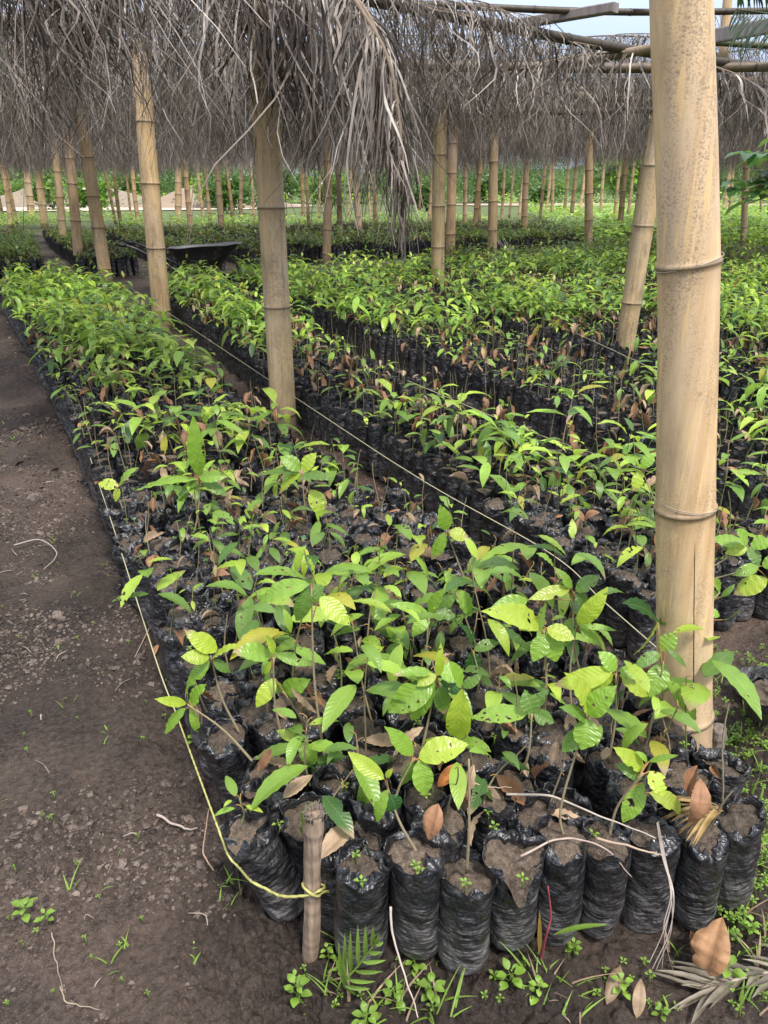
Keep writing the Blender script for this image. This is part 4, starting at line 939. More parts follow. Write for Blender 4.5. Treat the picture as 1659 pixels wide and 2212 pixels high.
# ------------------------------------------------------------------ roof poles
def pole(lab, a, b, r, c=(1, 1, 1), m_=None, name='roof_pole', nodes=True):
    a, b = np.array(a), np.array(b); ln = np.linalg.norm(b - a); nd = list(np.arange(.25, ln, .42)) if nodes else []
    m = MB(); culm(m, [a, (a + b) / 2 + [0, 0, -.01 * ln], b], [r * 1.05, r, r * .92], nd, 12, c, step=.15, nodew=.01, nb=.09); tag(m.build(name, m_ or M_BAM), lab, 'roof pole')
pole('dark thick roof pole slanting down to the right across the sky gap', Z(760, -8, 2.80), Z(1760, 155, 2.80), .044, (.09, .088, .085))
pole('thin dark roof pole along the top edge of the picture', Z(880, 8, 2.92), Z(1760, 22, 2.92), .027, (.10, .095, .085))
pole('light brown roof pole rising to the right behind the big post', Z(1080, 153, 2.70), Z(1420, 103, 2.70), .045, (.42, .42, .42))
pole('greenish thin roof pole right of the big post', Z(1500, 88, 2.90), Z(1760, 100, 2.90), .03, (.12, .16, .10))
pole('pale horizontal roof pole lying under the far thatch edge', Z(1240, 205, 2.75), Z(1480, 218, 2.75), .05, (.7, .68, .66))
pole('pale upright pole end seen through the gap at the top right', P(1562, 130, 9.5), P(1576, -60, 9.5), .05, (1, .95, .9))
def plank(lab, a, b, w_, h_, c):
    a, b = np.array(a), np.array(b); T = norm(b - a); s = norm(np.cross(T, (0, 0, 1))); u2 = np.cross(s, T); m = MB()
    k = np.linspace(0, 1, 12)[:, None, None]; cs = np.array([s * x * w_ / 2 + u2 * y * h_ / 2 for x, y in ((-1, -.8), (-.9, -1), (.9, -1), (1, -.8), (1, .8), (.9, 1), (-.9, 1), (-1, .8))])
    v = a + (b - a) * k + cs[None]; q = grid_q(12, 8, True); e = np.array([[0, 1, 2, 3], [0, 3, 4, 7], [4, 5, 6, 7]]); q = np.concatenate([q, e, e + 88])
    m.add(v.reshape(-1, 3), q, c); tag(m.build('roof_batten', M_WOOD, smooth=False), lab, 'batten')
plank('grey flat batten rising to the right past the big post', Z(1500, 86, 2.85), Z(1760, 38, 2.85), .08, .12, (.30, .26, .24))
plank('short weathered plank wedged between the upper roof poles', Z(1120, 52, 2.86), Z(1330, 16, 2.86), .10, .07, (.26, .22, .2))
for k, (a, b) in enumerate([((-9, 4.9), (-.3, 4.7)), ((-9, 7.), (-.2, 7.4)), ((-5, 9.0), (9, 9.6)), ((-12, 13.5), (12, 13.5)), ((-15, 18), (15, 18)), ((-18, 23), (18, 23))]):
    pole(['front', 'second', 'third', 'fourth', 'fifth', 'rearmost'][k] + ' cross pole carrying the thatch, counted from the front', (*a, ROOFZ - .02), (*b, ROOFZ - .02), .05, (.2, .19, .18))

# ------------------------------------------------------------------ wheelbarrow
def wheelbarrow():
    Yw = 11.6; q = P(440, 560, Yw); rt = thing('wheelbarrow', 'black wheelbarrow with a rusty rimmed tray parked beyond the seedlings', 'wheelbarrow', (q[0] - .05, Yw, .0), (0, 0, R(4))); rt.scale = (.86, .86, .93)
    m_, t, b, o = mat('barrow_paint'); nz = noise(t, objvec(t), 9, 5, .7)
    t.links.new(mixc(t, mrange(t, nz, .56, .72), vcol(t), (.20, .11, .07)), b.inputs['Base Color']); setp(b, .45, .5)
    tr = MB(); n_ = 40; a = np.linspace(0, 2 * np.pi, n_, endpoint=False)
    def sup(ax, ay, e=3.2): return np.sign(np.cos(a)) * np.abs(np.cos(a)) ** (2 / e) * ax, np.sign(np.sin(a)) * np.abs(np.sin(a)) ** (2 / e) * ay
    rings = []
    for z_, ax, ay, ox, c in ((.40, .26, .20, .02, .02), (.44, .30, .23, .03, .02), (.62, .47, .33, .06, .02), (.76, .60, .36, .10, .02), (.765, .635, .385, .10, .09), (.775, .635, .385, .10, .11), (.775, .605, .36, .10, .11), (.74, .57, .34, .10, .18), (.60, .45, .31, .06, .12), (.45, .28, .21, .03, .1)):
        x, y = sup(ax, ay); tlt = .035 * (x / .6) if z_ > .5 else 0
        rings.append((np.stack([x + ox, y, np.full(n_, z_) + tlt + (.006 * np.sin(7 * a) if z_ > .74 else 0)], 1), c))
    v = np.concatenate([r_[0] for r_ in rings]); cc = np.concatenate([np.tile([r_[1], r_[1], r_[1] * 1.05], (n_, 1)) for r_ in rings]); q_ = grid_q(len(rings), n_, True)
    v = np.concatenate([v, [[.02, 0, .40], [.03, 0, .448]]]); cc = np.concatenate([cc, [[.02] * 3, [.1] * 3]]); j = np.arange(n_); j2 = (j + 1) % n_; K = len(rings) * n_
    q_ = np.concatenate([q_, np.stack([j2, j, j * 0 + K, j * 0 + K], 1), np.stack([K - n_ + j, K - n_ + j2, j * 0 + K + 1, j * 0 + K + 1], 1)])
    tr.add(v, q_, cc); tr.build('tray', m_, rt)
    for sg in (-1, 1):
        h = MB(); tube(h, smooth_path([(-1.28, sg * .30, .80), (-1.05, sg * .30, .76), (-.75, sg * .28, .62), (-.3, sg * .22, .40), (.3, sg * .12, .33), (.62, sg * .07, .22)], 40), .019, (.02, .02, .025), 10)
        ho = h.build('handle', m_, rt); gm = MB(); tube(gm, [(-1.32, sg * .30, .815), (-1.15, sg * .30, .785)], .026, (.012, .012, .012), 10); gm.build('grip', m_, ho)
        l = MB(); tube(l, smooth_path([(-.22, sg * .22, .40), (-.25, sg * .24, .15), (-.28, sg * .24, 0.0), (-.12, sg * .24, .0), (-.02, sg * .2, .38)], 30), .015, (.02, .02, .02), 8); l.build('leg', m_, rt)
        s_ = MB(); tube(s_, [(.66, sg * .09, .24), (.60, sg * .13, .66)], .013, (.02, .02, .02), 8); s_.build('tray_strut', m_, rt)
    wh = MB(); a2 = np.linspace(0, 2 * np.pi, 37); tube(wh, np.stack([.66 + .165 * np.cos(a2), 0 * a2, .205 + .165 * np.sin(a2)], 1), .04, (.015, .015, .015), 10, cap=False); wo_ = wh.build('wheel', m_, rt)
    rm = MB(); tube(rm, [(.66, -.05, .205), (.66, .05, .205)], .03, (.12, .11, .1), 10)
    for k in range(6): tube(rm, [(.66, 0, .205), (.66 + .14 * math.cos(k * 1.047), 0, .205 + .14 * math.sin(k * 1.047))], .012, (.12, .11, .1), 6)
    rm.build('rim', m_, wo_)
wheelbarrow()

# ------------------------------------------------------------------ litter, twigs, weeds
def dry_leaf(mb_, p, L_, wd, c, az, el=0., curl=.5):
    d = np.array([math.cos(az) * math.cos(el), math.sin(az) * math.cos(el), math.sin(el)]); leaf(mb_, p, p + d * L_, wd, c, rng.uniform(-.1, .34), rng.uniform(.5, 1.5), 12, 8, curl=rng.uniform(-.6, 1.4), wav=.055, bite=int(rng.random() < .35), up=(rng.normal(0, .4), rng.normal(0, .4), 1))
# litter caught among the bags and hanging on stems
mb = MB(); cand = [i for i in idx if dp_[i] < 8 and rng.random() < (.34 if dp_[i] < 3.5 else .15)]
for i in cand:
    bed = int(B['bed'][i]); f = density(B['s'][i], B['t'][i], bed)
    if f > .95 or rng.random() < f - .35: continue
    for _ in range(rng.integers(1, 3)):
        z_ = BH + rng.choice([.0, .01, .05, .10, .14], p=[.4, .25, .15, .12, .08]); L_ = rng.uniform(.045, .10)
        q = np.array([B['x'][i] + rng.normal(0, .04), B['y'][i] + rng.normal(0, .04), z_]); c = (BROWN if rng.random() < .5 else TANL) * rng.uniform(.65, 1.25)
        dry_leaf(mb_=mb, p=q, L_=L_, wd=L_ * rng.uniform(.35, .5), c=c, az=rng.uniform(0, 6.3), el=(rng.uniform(-1.4, -.5) if z_ > BH + .03 else rng.uniform(-.2, .3)))
tag(mb.build('leaf_litter', M_DRY), 'withered brown leaves caught among the bags and stems', 'dead leaves', kind='stuff')
DL = [((1520, 2115), .12, .062, TANL * [1.0, .78, .6], 1.2, .5, 'large curled orange-brown dead leaf at the lower right corner of the bags'), ((945, 1700), .075, .03, (.55, .2, .06), .6, .4, 'orange dead leaf lying over the bags in the centre'),
      ((630, 1655), .07, .035, TANL, 2.8, .1, 'tan dead leaf on the soil by the left front bags'), ((335, 1415), .05, .022, BROWN * 1.3, 1.5, .3, 'russet dead leaf on the path beside the bed edge'),
      ((1310, 2170), .09, .03, TANL * .8, 1.0, .1, 'narrow brown dead leaf on the soil below the front row'), ((1375, 2200), .07, .025, TANL, 1.2, .5, 'pointed pale dead leaf standing at the bottom edge'), ((1615, 1850), .06, .04, BROWN * .9, .5, .1, 'brown dead leaf on the weeds right of the last front bag')]
for (u, v), L_, wd, c, az, el, lab in DL:
    zz = .30 if v < 1800 and 400 < u < 1500 else .012
    q = Z(u, v, zz); m = MB()
    if 'large curled' in lab:
        leaf(m, q, q + [.055, .075, .085], .075, np.array(c), .32, 1.1, 16, 10, up=(-.5, -.6, .6), curl=.9, wav=.09, bite=2); leaf(m, q + [.01, .01, .0], q + [.0, .085, .03], .05, np.array(c) * .75, -.2, .9, 12, 8, curl=-.8, wav=.08)
    else: dry_leaf(m, q, L_, wd, np.array(c), az, el)
    tag(m.build('dead_leaf', M_DRY), lab, 'dead leaf', 'single dead leaves')
HL = [((945, 1785), .075, .042, 'folded brown leaf standing on a bag near the front'), ((1045, 1800), .085, .03, 'grey-brown leaf drooping beside the tall bare stem'), ((1020, 1715), .10, .035, 'twisted pale dead leaf hanging over the centre bags'), ((1035, 1250), .12, .045, 'long crinkled brown leaf hanging from a grey stem'), ((1085, 1270), .11, .05, 'broad rust-brown dead leaf right of the crinkled hanging one')]
for (u, v), L_, wd, lab in HL:
    q = Z(u, v, .33); m = MB(); 
    for k in range(2 if L_ > .09 else 1): dry_leaf(m, q + [0, 0, .06 + k * .02], L_, wd, (TANL if 'grey' in lab or 'pale' in lab else BROWN * 1.2) * rng.uniform(.8, 1.1), rng.uniform(3.5, 6), rng.uniform(-1.3, -.9))
    tag(m.build('dead_leaf', M_DRY), lab, 'dead leaf', 'single dead leaves')
TW = [([Z(1095, 1717, .31), Z(1190, 1722, .32), Z(1300, 1765, .33), Z(1420, 1812, .30)], .003, (.42, .36, .30), 'long pale dry stalk lying across the bags toward the five-leaved seedling'),
      ([Z(1125, 1850, .30), Z(1210, 1812, .31), Z(1300, 1830, .31), Z(1365, 1895, .25)], .0026, (.38, .29, .24), 'bent brown dry stalk along the top of the front row'),
      ([Z(1290, 1812, .31), Z(1380, 1835, .31), Z(1435, 1850, .30)], .003, (.38, .28, .2), 'short curled dry blade above the dusty front bag'),
      ([P(845, 1960, 1.03), P(852, 2040, 1.0), P(880, 2130, .96), P(905, 2200, .90)], .0028, (.5, .42, .36), 'grey dry stalk leaning against the second front bag'),
      ([P(1000, 1685, 1.2), P(1060, 1700, 1.2), P(1105, 1700, 1.2)], .0018, (.38, .3, .2), 'thin dry petiole lying level over the centre bags'),
      ([Z(30, 1178, .01), Z(85, 1166, .02), Z(122, 1195, .02), Z(95, 1230, .01)], .0035, (.36, .30, .26), 'curved dry blade on the trodden path'),
      ([Z(110, 2015, .01), Z(122, 2080, .01), Z(136, 2140, .015)], .0016, (.30, .25, .18), 'straight straw on the soil at the lower left'),
      ([Z(128, 2130, .01), Z(142, 2160, .018), Z(172, 2172, .012), Z(215, 2180, .01)], .0018, (.30, .24, .17), 'branching straw on the soil near the bottom left'),
      ([Z(340, 1760, .012), Z(385, 1785, .02), Z(425, 1790, .012)], .004, (.38, .31, .27), 'stubby pale twig on the path left of the corner bag'),
      ([Z(290, 1420, .01), Z(350, 1300, .06), Z(352, 1298, .2)], .0018, (.34, .27, .2), 'thin stalk leaning on the bags beside the rope'),
      ([Z(460, 1880, .01), Z(440, 1840, .04), Z(446, 1770, .01), Z(455, 1740, .01)], .0022, (.45, .3, .2), 'reddish dry grass stalk by the corner bag')]
for pts, r_, c, lab in TW:
    m = MB(); p = smooth_path(pts, 30); p = p + np.stack([fbm(np.linspace(0, 6, 30), r_ * 1000, 0, 2, 3), fbm(np.linspace(0, 6, 30), r_ * 1000, 5, 2, 5), 0 * p[:, 0]], 1) * .003
    tube(m, p, np.linspace(r_, r_ * .4, 30), c, 6); tag(m.build('dry_stalk', M_TWIG), lab, 'dry stalk', 'single dry stalks')
# tiny straws
mb = MB()
for k in range(230):
    a, r0 = rng.uniform(R(62), R(128)), math.sqrt(rng.uniform(.7, 40)); x, y = r0 * math.cos(a), r0 * math.sin(a); t_ = x * BX[0] + y * BX[1]
    if .2 < t_ < 1.4 and (x * AX[0] + y * AX[1]) > .6: continue
    az, l_ = rng.uniform(0, 6.3), rng.uniform(.02, .09); z_ = float(ground_h(np.array(x), np.array(y))) + .006
    tube(mb, smooth_path([(x, y, z_), (x + l_ * .5 * math.cos(az) + rng.normal(0, .006), y + l_ * .5 * math.sin(az), z_ + rng.uniform(.002, .012)), (x + l_ * math.cos(az), y + l_ * math.sin(az) + rng.normal(0, .01), z_)], 6), rng.uniform(.0008, .0022), np.array([.34, .28, .22]) * rng.uniform(.6, 1.4), 4)
tag(mb.build('straw_litter', M_TWIG), 'scattered bits of straw and root on the bare soil', 'straw', kind='stuff')
# grass
mb = MB()
def tuft(x, y, n_, h, spread, z0=0., cb=BG):
    for _ in range(n_):
        az = rng.uniform(0, 6.3); q = np.array([x + rng.normal(0, spread * .3), y + rng.normal(0, spread * .3), z0]); hh = h * rng.uniform(.5, 1.2); b_ = hh * rng.uniform(.2, .9)
        T_ = q + [math.cos(az) * b_, math.sin(az) * b_, hh]; c = (cb if rng.random() < .85 else TANL) * rng.uniform(.7, 1.2)
        t = np.linspace(0, 1, 7)[:, None]; p = q + (T_ - q) * t + np.array([math.cos(az), math.sin(az), -.6]) * (t ** 2.4) * b_ * .5; sd = np.array([-math.sin(az), math.cos(az), 0]); w_ = rng.uniform(.0015, .0035) * (1 - t ** 2 * .95)
        v = np.stack([p - sd * w_, p + [0, 0, .0008], p + sd * w_], 1).reshape(-1, 3); mb.add(v, grid_q(7, 3), c)
for u, v, n_, h in [(730, 2150, 22, .08), (800, 2190, 26, .09), (860, 2200, 22, .10), (935, 2195, 30, .1), (1155, 2110, 22, .09), (1165, 2150, 26, .10), (1190, 2190, 26, .08), (1235, 2130, 22, .10), (1230, 2190, 14, .07), (1420, 2180, 10, .06), (1590, 2160, 20, .09), (1640, 2100, 16, .07), (1575, 1800, 22, .10), (1600, 1840, 18, .09), (1630, 1700, 10, .06), (1590, 1600, 12, .06), (1560, 1480, 16, .05), (490, 1920, 16, .07), (520, 1935, 10, .05), (270, 2060, 12, .05), (230, 1900, 8, .03), (130, 1520, 8, .04), (240, 1600, 7, .03), (15, 1760, 6, .07), (90, 1250, 8, .03), (1460, 2060, 12, .06), (780, 2060, 10, .07), (690, 2130, 14, .06), (1640, 1560, 12, .05), (1100, 1420, 6, .05), (370, 1480, 8, .05)]:
    q = Z(u, v, 0.); tuft(q[0], q[1], max(3, int(n_ * .45)), h * .85, .07)
for k in range(16):
    q = Z(rng.uniform(1545, 1659), rng.uniform(1430, 2050)); tuft(q[0], q[1], 6, .06, .05)
for k in range(360):
    a, r0 = rng.uniform(R(62), R(125)), math.sqrt(rng.uniform(.7, 40)); x, y = r0 * math.cos(a), r0 * math.sin(a); s_, t_ = x * AX[0] + y * AX[1], x * BX[0] + y * BX[1]
    if t_ < .2 and rng.random() < .72: continue
    if .2 < t_ < 1.42 and s_ > .7: continue
    tuft(x, y, rng.integers(2, 6), rng.uniform(.015, .05), .03)
tag(mb.build('grass', M_GRASS), 'thin green grass sprouting from the bare soil', 'grass', kind='stuff')
# weeds
def weed(m, x, y, z0, h, n_, L_, c, layers=2):
    tube(m, [(x, y, z0), (x + .003, y, z0 + h * .5), (x, y + .002, z0 + h)], .0014, c * .8, 5)
    for l in range(layers):
        zz = z0 + h * (1 - .42 * l); a0 = rng.uniform(0, 6.3)
        for k in range(n_):
            az = a0 + k * 6.283 / n_ + rng.normal(0, .15); d = np.array([math.cos(az), math.sin(az), rng.uniform(-.05, .35)]); ll = L_ * rng.uniform(.75, 1.1) * (1 if l else .8)
            q = np.array([x, y, zz]); tube(m, [q, q + d * ll * .35], .0007, c * .8, 4, cap=False); leaf(m, q + d * ll * .3, q + d * ll * 1.2, ll * .62, c * rng.uniform(.85, 1.15), .1, .15, 7, 4, wav=.04)
W_ = [(640, 2130, .055, 4, .030, 'broad-leaved light green weed below the wooden stake'), (707, 2050, .05, 3, .02, 'little weed between the stake and the first upright bag'), (895, 2075, .035, 4, .026, 'round-leaved weed at the foot of the second upright front bag'), (930, 2130, .05, 4, .030, 'large round-leaved weed below the front bag with bare stem'),
      (1102, 2105, .04, 4, .036, 'pair-leaved bright weed below the torn-open bag'), (1165, 2130, .05, 4, .026, 'upright weed in the grass below the front row'), (1240, 2040, .04, 5, .018, 'small star-shaped weed touching a front bag'), (1345, 2120, .05, 4, .024, 'weed on bare soil below the dusty front bag'), (1430, 2180, .03, 4, .018, 'tiny weed near the fallen frond'),
      (1575, 2090, .05, 4, .036, 'wide-leaved weed beside the orange-brown dead leaf'), (1625, 1995, .04, 5, .02, 'clover-like weed right of the front row end'), (790, 2195, .05, 5, .03, 'leafy weed at the bottom edge under the palm sprout'), (850, 2140, .06, 4, .026, 'pale weed cluster beside the leaning grey stalk'), (50, 1960, .03, 4, .028, 'grey-green weed on the path at the left edge'), (98, 1975, .03, 3, .02, 'second small weed on the path near the left edge'),
      (1220, 1225, .05, 5, .035, 'four-leaved weed in the gap between the beds'), (1590, 1590, .03, 5, .018, 'creeping weed right of the big post'), (1570, 1720, .05, 4, .02, 'weed beside the short stump stake'), (420, 1585, .05, 4, .03, 'heart-leaved weed climbing at the left bed edge'), (735, 1450, .04, 5, .016, 'feathery weed growing from a bag')]
for u, v, h, n_, L_, lab in W_:
    z0 = .26 if 'from a bag' in lab else 0.; q = Z(u, v, z0 + h); m = MB(); rt_ = q; weed(m, q[0], q[1], z0, h, n_, L_, BG * rng.uniform(.75, 1.1)); tag(m.build('weed', M_LEAF), lab, 'weed', 'small weeds on the soil')
mb = MB()
fr0 = [(780, 1895, .30), (897, 1860, .3), (905, 1872, .3), (1005, 1898, .29), (1130, 1888, .28), (1055, 1745, .3), (1068, 1778, .3), (745, 1690, .3), (600, 1770, .3), (1480, 1600, .3), (920, 1710, .3)]
for u, v, z_ in fr0: q = Z(u, v, z_ + .01); weed(mb, q[0], q[1], z_ - .03, .03, 4, .014, BG, 1)
for k in range(150):
    i = int(rng.choice(vis[:420])); weed(mb, B['x'][i] + rng.normal(0, .02), B['y'][i] + rng.normal(0, .02), BH - .03, .03, 4, .012, BG * rng.uniform(.6, 1), 1)
for k in range(130):
    u, v = (rng.uniform(620, 1659), rng.uniform(2080, 2212)) if k < 55 else ((rng.uniform(1560, 1659), rng.uniform(1450, 2050)) if k < 90 else (rng.uniform(0, 420), rng.uniform(1200, 2200)))
    q = Z(u, v); weed(mb, q[0], q[1], 0, rng.uniform(.01, .03), 4, rng.uniform(.007, .016) * (.6 if k >= 90 else 1), BG * rng.uniform(.6, 1.1), 1)
for k in range(150):
    u, v = rng.uniform(1540, 1659), rng.uniform(1400, 2050); q = Z(u, v); weed(mb, q[0], q[1], 0, rng.uniform(.012, .04), 4, rng.uniform(.008, .018), BG * rng.uniform(.6, 1.1), int(rng.integers(1, 3)))
tag(mb.build('tiny_weeds', M_LEAF), 'tiny green sprouts dotted over soil and bag tops', 'weeds', kind='stuff')
for (u, v, tl_, az_, lab) in ((1590, 1475, 62, 40, 'slumped black bag lying on its side by the big post'), (1650, 1530, 48, -30, 'burst grey bag spilling soil at the right edge behind the post')):
    q = Z(u, v, .045); tb, ts_ = bag_mesh(int(u), 56, 60, torn=(R(60), .10, .8), rolled=.6, crease=1.6); rt = thing('discarded_bag', lab, 'soil bag', q, (R(tl_), 0, R(az_))); tb.build('grow_bag', M_BAG, rt); ts_.build('soil', M_POT, rt)
# palm sprout at the front
q = Z(770, 2150); rt = thing('palm_sprout', 'young green palm sprout with narrow leaflets before the front bags', 'palm sprout', q); m = MB()
p = smooth_path([q, P(743, 2126, .935), P(775, 2085, .93), P(812, 2036, .93)], 14); stm = MB(); tube(stm, p, np.linspace(.003, .0012, 14), BG * .8, 6); local(stm.build('stem', M_GRASS, rt), rt)
tp_ = [(722, 2060), (730, 2030), (745, 2014), (757, 2008), (773, 1997), (790, 1996), (806, 1998), (820, 2016), (829, 2036), (826, 2056), (834, 2074), (828, 2098), (812, 2120), (800, 2136)]
for k, (tu, tv) in enumerate(tp_):
    f_ = (k / 7 * .95 + .12) if k < 8 else (1.0 - (k - 8) / 5 * .7); f_ = min(f_, .98); b_ = np.array([np.interp(f_, np.linspace(0, 1, 14), p[:, i]) for i in range(3)])
    leaf(m, b_, P(tu, tv, .92 + rng.uniform(-.02, .02)), .0085, BG * rng.uniform(.55, .95), .05, .5, 8, 2, up=(0, -1, .6))
local(m.build('leaflets', M_GRASS, rt), rt)
# fallen dry frond lower right and the one folded over the end bags
q0 = Z(1640, 2105, .02); q1 = Z(1520, 2150, .02); rt = thing('fallen_frond', 'fallen grey palm frond lying on the soil in the lower right corner', 'palm frond', q0); ra, lf = MB(), MB()
qq = [q0 + [.25, .02, .02], q0, (q0 + q1) / 2 + [0, 0, .012], q1]; p = smooth_path(qq, 14); tube(ra, p, np.linspace(.006, .002, 14), (.36, .3, .24), 6)
for k in range(22):
    f_ = .03 + k * .044; b_ = np.array([np.interp(f_, np.linspace(0, 1, 14), p[:, i]) for i in range(3)])
    for sg in (-1, .5): d = norm(np.array([-.9, sg * rng.uniform(.1, .9), rng.uniform(-.02, .10)])); leaf(lf, b_, b_ + d * rng.uniform(.05, .15), rng.uniform(.008, .016), np.array([.20, .17, .125]) * rng.uniform(.5, 1.4), .04, .6, 10, 4, wav=.05)
local(ra.build('rachis', M_TWIG, rt), rt); local(lf.build('leaflets', M_DRY, rt), rt)
q0 = Z(1556, 1745, .33); rt = thing('dry_palm_leaf', 'folded brown palm leaf draped over the bags at the right end', 'palm leaf', q0); lf = MB()
for k in range(20):
    T_ = Z(1418 + 5 * k, 1738 + 5.2 * k + rng.uniform(-6, 6), .30 + .008 * (k % 3)); leaf(lf, q0 + rng.normal(0, .004, 3), T_ + rng.normal(0, .008, 3), rng.uniform(.006, .011), np.array([.30, .20, .08]) * rng.uniform(.5, 1.4), .1, .6, 10, 4, wav=.06)
lf.build('blade', M_DRY, rt); local(rt.children[0], rt)
q0 = Z(1420, 1775, .33); rt = thing('dry_grass_leaf', 'long frayed whitish dry leaf hanging down over the front bags', 'dry leaf', q0); lf = MB()
for k in range(5):
    pts = [q0, P(1434 + rng.uniform(-5, 5), 1850, 1.09), P(1448 + rng.uniform(-10, 10), 1930, 1.035), P(1452 + rng.uniform(-22, 14), 2010, 1.0), P(1456 + rng.uniform(-60, 18), 2060 + rng.uniform(-10, 60), .975)]; p = smooth_path(pts, 24); t = np.linspace(0, 1, 24)[:, None]; w_ = .0026 * (1.15 - t); sd = np.array([.8, .4, .2])
    v = np.stack([p - sd * w_, p + [0, -.002, 0], p + sd * w_], 1).reshape(-1, 3); lf.add(v, grid_q(24, 3), np.array([.45, .38, .33]) * rng.uniform(.8, 1.15))
lf.build('blade', M_DRY, rt); local(rt.children[0], rt)
# reddish grass shoot with a broad blade before the torn bag
q0 = Z(1165, 2085); rt = thing('red_stemmed_grass', 'red-stemmed grass shoot with one broad green blade before the front bags', 'grass plant', q0); m = MB(); s2 = MB()
tube(s2, smooth_path([q0, P(1180, 2020, 1.0), P(1190, 1980, 1.0), P(1184, 1915, 1.0)], 14), np.linspace(.003, .0012, 14), (.32, .06, .07), 6); local(s2.build('stem', M_TWIG, rt), rt)
leaf(m, P(1195, 2020, 1.0), P(1318, 1998, .98), .012, BG * .7, .06, .3, 12, 4); leaf(m, P(1165, 2060, 1.0), P(1165, 1965, .99), .009, np.array([.35, .22, .06]), .02, .3, 8, 2, up=(0, -1, .2))
local(m.build('blade', M_LEAF, rt), rt)

# ------------------------------------------------------------------ shrub at the right edge
b0 = np.array([1.92, 3.0, 0]); rt = thing('leafy_shrub', 'dark green leafy shrub branch reaching in from the right edge', 'shrub', b0); st, lf = MB(), MB()
tips = [P(1600, 335, 2.9), P(1640, 330, 2.95), P(1580, 415, 2.9), P(1615, 440, 2.9), P(1645, 400, 2.9), P(1650, 380, 3.0), P(1700, 300, 3.), P(1720, 420, 2.9)]
trunk_top = np.array([1.85, 3.0, 1.45]); tube(st, smooth_path([b0, b0 + [.03, 0, .7], trunk_top], 12), np.linspace(.016, .008, 12), (.2, .15, .1), 8)
for T_ in tips:
    p = smooth_path([trunk_top - [0, 0, .25], (trunk_top + T_) / 2 + [0, 0, .05], T_], 10); tube(st, p, np.linspace(.006, .002, 10), (.16, .17, .08), 5)
    for k in range(15):
        f_ = rng.uniform(.4, 1); q = np.array([np.interp(f_, np.linspace(0, 1, 10), p[:, i]) for i in range(3)]); az = rng.uniform(0, 6.3); d = np.array([math.cos(az), math.sin(az), rng.uniform(-.6, .3)]); leaf(lf, q, q + norm(d) * rng.uniform(.09, .16), .062, DG * rng.uniform(.8, 1.5), .1, .25, 8, 4)
local(st.build('branches', M_STEM, rt), rt); local(lf.build('foliage', M_LEAF, rt), rt)

# ------------------------------------------------------------------ background: green cover, mound, bushes, trees
def clump_tpl(n_, nlv, L_, h, cols):
    out = []
    for k in range(n_):
        m = MB()
        for i in range(nlv):
            az = rng.uniform(0, 6.3); q = np.array([rng.normal(0, .12), rng.normal(0, .12), h * rng.uniform(.25, 1)]); d = np.array([math.cos(az), math.sin(az), rng.uniform(-.3, .6)]); leaf(m, q, q + d * L_ * rng.uniform(.7, 1.2), L_ * .6, cols[rng.integers(0, len(cols))] * rng.uniform(.8, 1.2), .1, .2, 3, 2)
        out.append(m.arr())
    return out
ct = clump_tpl(8, 9, .16, .45, [BG * 1.05, MG * 1.3, YG * .9]); mb = MB()
def region(n_, x0, x1, y0, y1, fn, s0, s1, tpl=None, zs_=0.):
    xs, ys = rng.uniform(x0, x1, n_), y0 + (y1 - y0) * rng.random(n_) ** 1.3; k = fn(xs, ys); xs, ys = xs[k], ys[k]; n2 = len(xs)
    scatter(mb, tpl or ct, np.stack([xs, ys, np.zeros(n2) + zs_], 1), rng.uniform(s0, s1, n2), rng.uniform(0, 6.3, n2), tint=rng.uniform(.75, 1.25, (n2, 1)) * np.ones(3))
region(6500, 4, 34, 19, 50, lambda x, y: (x > (y - 19) * .12 + 5.0) & (x < y * .62 + 3) & (fbm(x * .4, y * .4, 0, 2, 5) > -.5), .9, 1.5)
region(2500, -30, 5, 29, 40, lambda x, y: fbm(x * .25, y * .25, 0, 2, 6) > .05, .6, 1.2)
region(1800, -60, 60, 62, 100, lambda x, y: (fbm(x * .15, y * .15, 0, 2, 7) > .0), 1.2, 2.4)
tag(mb.build('ground_cover', [M_LEAF]), 'bright green leafy ground cover beyond the nursery beds', 'ground cover', kind='stuff')
# sand mound
mb = MB(); a = np.linspace(0, 2 * np.pi, 60, endpoint=False); fr = np.linspace(0, 1, 26)[:, None]; c0 = np.array([-14.0, 66, 0])
x = c0[0] + fr * 8 * np.cos(a); y = c0[1] + fr * 4 * np.sin(a); z = 1.9 * np.exp(-(fr * 1.75) ** 2) * (1 + 0 * a) + .10 * fbm(x * 1.2, y * 1.2, 0, 3, 4) * (1 - fr) - .1 * fr + .06
mb.add(np.stack([x, y, z], -1).reshape(-1, 3), grid_q(26, 60, True), (.55, .48, .42)); tag(mb.build('sand_mound', M_SAND), 'low heap of pale sand beyond the posts behind the wheelbarrow', 'sand heap')
mb = MB(); c0 = np.array([-26.5, 68, 0]); x = c0[0] + fr * 11 * np.cos(a); y = c0[1] + fr * 4 * np.sin(a); z = 2.0 * np.exp(-(fr * 1.75) ** 2) * (1 + 0 * a) + .16 * fbm(x * .8, y * .8, 0, 3, 4) * (1 - fr) - .1 * fr + .06
mb.add(np.stack([x, y, z], -1).reshape(-1, 3), grid_q(26, 60, True), (.5, .48, .44)); tag(mb.build('sand_mound', M_SAND), 'long low pale bank at the far left, beyond the bent bamboo posts', 'sand heap')
mb = MB(); a = np.linspace(R(25), R(155), 160)[None]; fr = np.linspace(0, 1, 12)[:, None]; rr2 = 190 + 90 * fr
hz_ = (9 + 5 * fbm(a * 5, 0 * a, 0, 3, 31)) * np.sin(fr * np.pi / 2) - .3 + .8 * fbm(a * 60, fr * 9, 0, 3, 33) * fr
